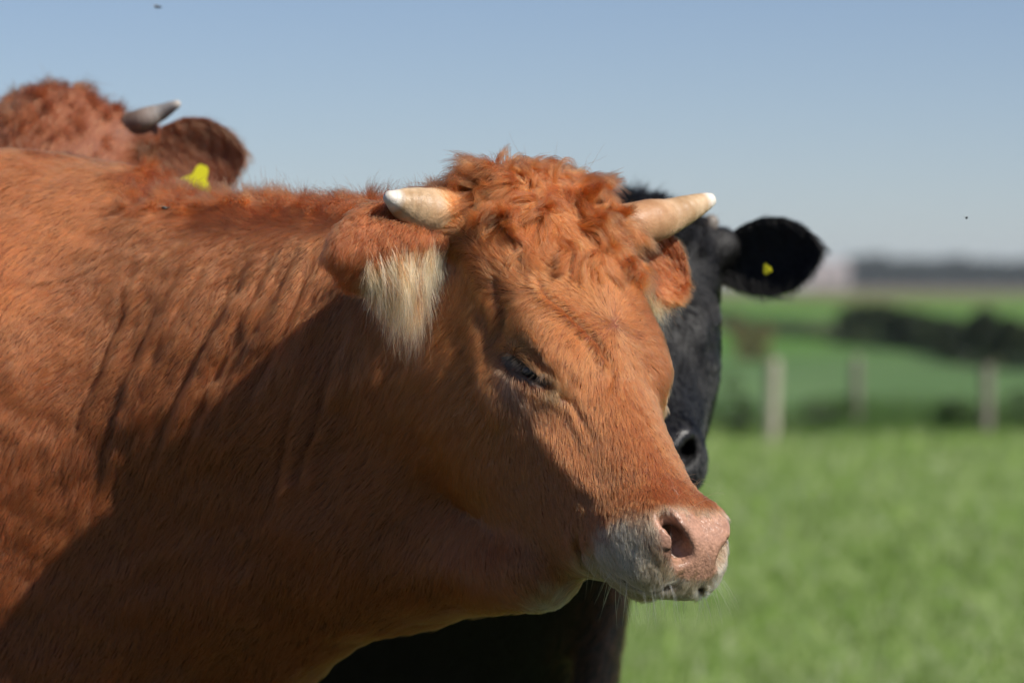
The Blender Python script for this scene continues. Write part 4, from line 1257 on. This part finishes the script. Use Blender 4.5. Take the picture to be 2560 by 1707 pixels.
# two pale farm buildings beside the wood
M_wall = wood_mat('render_wall', (.42, .37, .35), (.52, .47, .45), (.4, .4, .4))
M_wallw = wood_mat('pale_wall', (.62, .60, .60), (.72, .70, .70), (.4, .4, .4))
M_roof = wood_mat('slate_roof', (.30, .25, .24), (.40, .34, .33), (.5, .5, .5))
M_glass, nt, bs, _ = new_mat('window_glass'); bs.inputs['Base Color'].default_value = (.04, .05, .06, 1); bs.inputs['Roughness'].default_value = .1
def house(label, x, y, w, d, h, rh, wall):
    root = empty('farm_building', (x, y, 0), label, 'building')
    z0 = float(gz(x, y)) - .3
    b = [(x - w / 2, y - d / 2), (x + w / 2, y - d / 2), (x + w / 2, y + d / 2), (x - w / 2, y + d / 2)]
    V = [(p_[0], p_[1], z0) for p_ in b] + [(p_[0], p_[1], h) for p_ in b] + [(x - w / 2, y, h + rh), (x + w / 2, y, h + rh)]
    Fc = [(0, 1, 5, 4), (1, 2, 6, 9, 5), (2, 3, 7, 6), (3, 0, 4, 8, 7)]
    link('wall', mesh_from(V, Fc, False), root, wall)
    o_ = .3; V = []
    for zoff in (.02, .2):
        V += [(x - w / 2 - o_, y - d / 2 - o_, h - .15 + zoff), (x + w / 2 + o_, y - d / 2 - o_, h - .15 + zoff), (x + w / 2 + o_, y, h + rh + zoff), (x - w / 2 - o_, y, h + rh + zoff), (x + w / 2 + o_, y + d / 2 + o_, h - .15 + zoff), (x - w / 2 - o_, y + d / 2 + o_, h - .15 + zoff)]
    Fc = [(6, 7, 8, 9), (9, 8, 10, 11), (0, 3, 2, 1), (3, 5, 4, 2), (0, 1, 7, 6), (5, 11, 10, 4), (1, 2, 8, 7), (2, 4, 10, 8), (0, 6, 9, 3), (3, 9, 11, 5)]
    link('roof', mesh_from(V, Fc, False), root, M_roof)
    k = max(2, int(w / 3))
    for i in range(k):
        cx = x - w / 2 + (i + .5) * w / k
        V = [(cx - .5, y - d / 2 - .04, h * .35), (cx + .5, y - d / 2 - .04, h * .35), (cx + .5, y - d / 2 - .04, h * .72), (cx - .5, y - d / 2 - .04, h * .72)]
        V += [(a_, b_ + .1, c_) for a_, b_, c_ in V]
        link('window', mesh_from(V, [(0, 1, 2, 3), (0, 4, 5, 1), (1, 5, 6, 2), (2, 6, 7, 3), (3, 7, 4, 0)], False), root, M_glass)
house('grey pink farm building with dark roof at the left end of the wood', 64.5, 780, 7.2, 8, 3.4, 1.8, M_wall)
house('low pale farm building left of the grey pink one', 57.5, 775, 5.5, 7, 1.9, 1.0, M_wallw)

# ---- flies
M_fly, nt, bs, _ = new_mat('fly_body'); bs.inputs['Base Color'].default_value = (.02, .02, .022, 1); bs.inputs['Roughness'].default_value = .35
M_wing, nt, bs, _ = new_mat('fly_wing'); bs.inputs['Base Color'].default_value = (.55, .52, .45, 1); bs.inputs['Roughness'].default_value = .25
def fly(loc, label, yaw, sc=1.0):
    root = empty('fly', tuple(float(v) for v in loc), label, 'fly', 'flies round the cows')
    Rz = np.array(Matrix.Rotation(yaw, 3, 'Z'))
    def put(nm, me, mt):
        me.materials.append(mt); o = bpy.data.objects.new(nm, me); COL.objects.link(o); o.parent = root; o.rotation_euler = (0, 0, yaw); return o
    V, Fc = [], []
    for cx, rx, rz in ((0, .0042, .0018), (.0048, .0015, .0014)):
        b0 = len(V)
        for i in range(7):
            a = math.pi * i / 6
            for j in range(8):
                b = 2 * math.pi * j / 8; V.append((cx * sc - rx * sc * math.cos(a), rz * sc * math.sin(a) * math.cos(b), rz * sc * math.sin(a) * math.sin(b)))
        for i in range(6):
            for j in range(8): Fc.append((b0 + i * 8 + j, b0 + i * 8 + (j + 1) % 8, b0 + i * 8 + 8 + (j + 1) % 8, b0 + i * 8 + 8 + j))
    put('body', mesh_from(V, Fc), M_fly)
    for sg in (-1, 1):
        V = [(.001 * sc, .001 * sg * sc, .0015 * sc), (-.003 * sc, .0035 * sg * sc, .002 * sc), (-.007 * sc, .0035 * sg * sc, .0022 * sc), (-.0075 * sc, .0015 * sg * sc, .002 * sc)]
        V += [(a_, b_, c_ + .0001) for a_, b_, c_ in V]
        put('wing', mesh_from(V, [(0, 1, 2, 3), (7, 6, 5, 4), (0, 4, 5, 1), (1, 5, 6, 2), (2, 6, 7, 3), (3, 7, 4, 0)], False), M_wing)
fly(P(393, 18, 3.35), 'blurred fly in the sky at the upper left', .6, .7)
fly(on_cow(468, 474, .024), 'fly with pale wings on the back below the yellow tag', 2.2)
fly(on_cow(412, 520, .024), 'dark fly in the long hair of the neck crest', .4)
fly(P(2416, 545, 3.7), 'tiny fly in the sky at the right', 1.2, .6)

# ---- thin summer haze over the land
M_haze = bpy.data.materials.new('haze_air'); M_haze.use_nodes = True; nt = M_haze.node_tree; nt.nodes.clear()
o_ = nt.nodes.new('ShaderNodeOutputMaterial'); v_ = nt.nodes.new('ShaderNodeVolumePrincipled')
v_.inputs['Color'].default_value = (.86, .93, 1, 1); v_.inputs['Density'].default_value = .00022
nt.links.new(v_.outputs[0], o_.inputs['Volume'])
b = [(x, y, z) for z in (-3, 30) for x, y in ((-3100, -3100), (3100, -3100), (3100, 4100), (-3100, 4100))]
link('haze', mesh_from(b, [(3, 2, 1, 0), (4, 5, 6, 7), (0, 1, 5, 4), (1, 2, 6, 5), (2, 3, 7, 6), (3, 0, 4, 7)], False), None, M_haze, 'stuff')
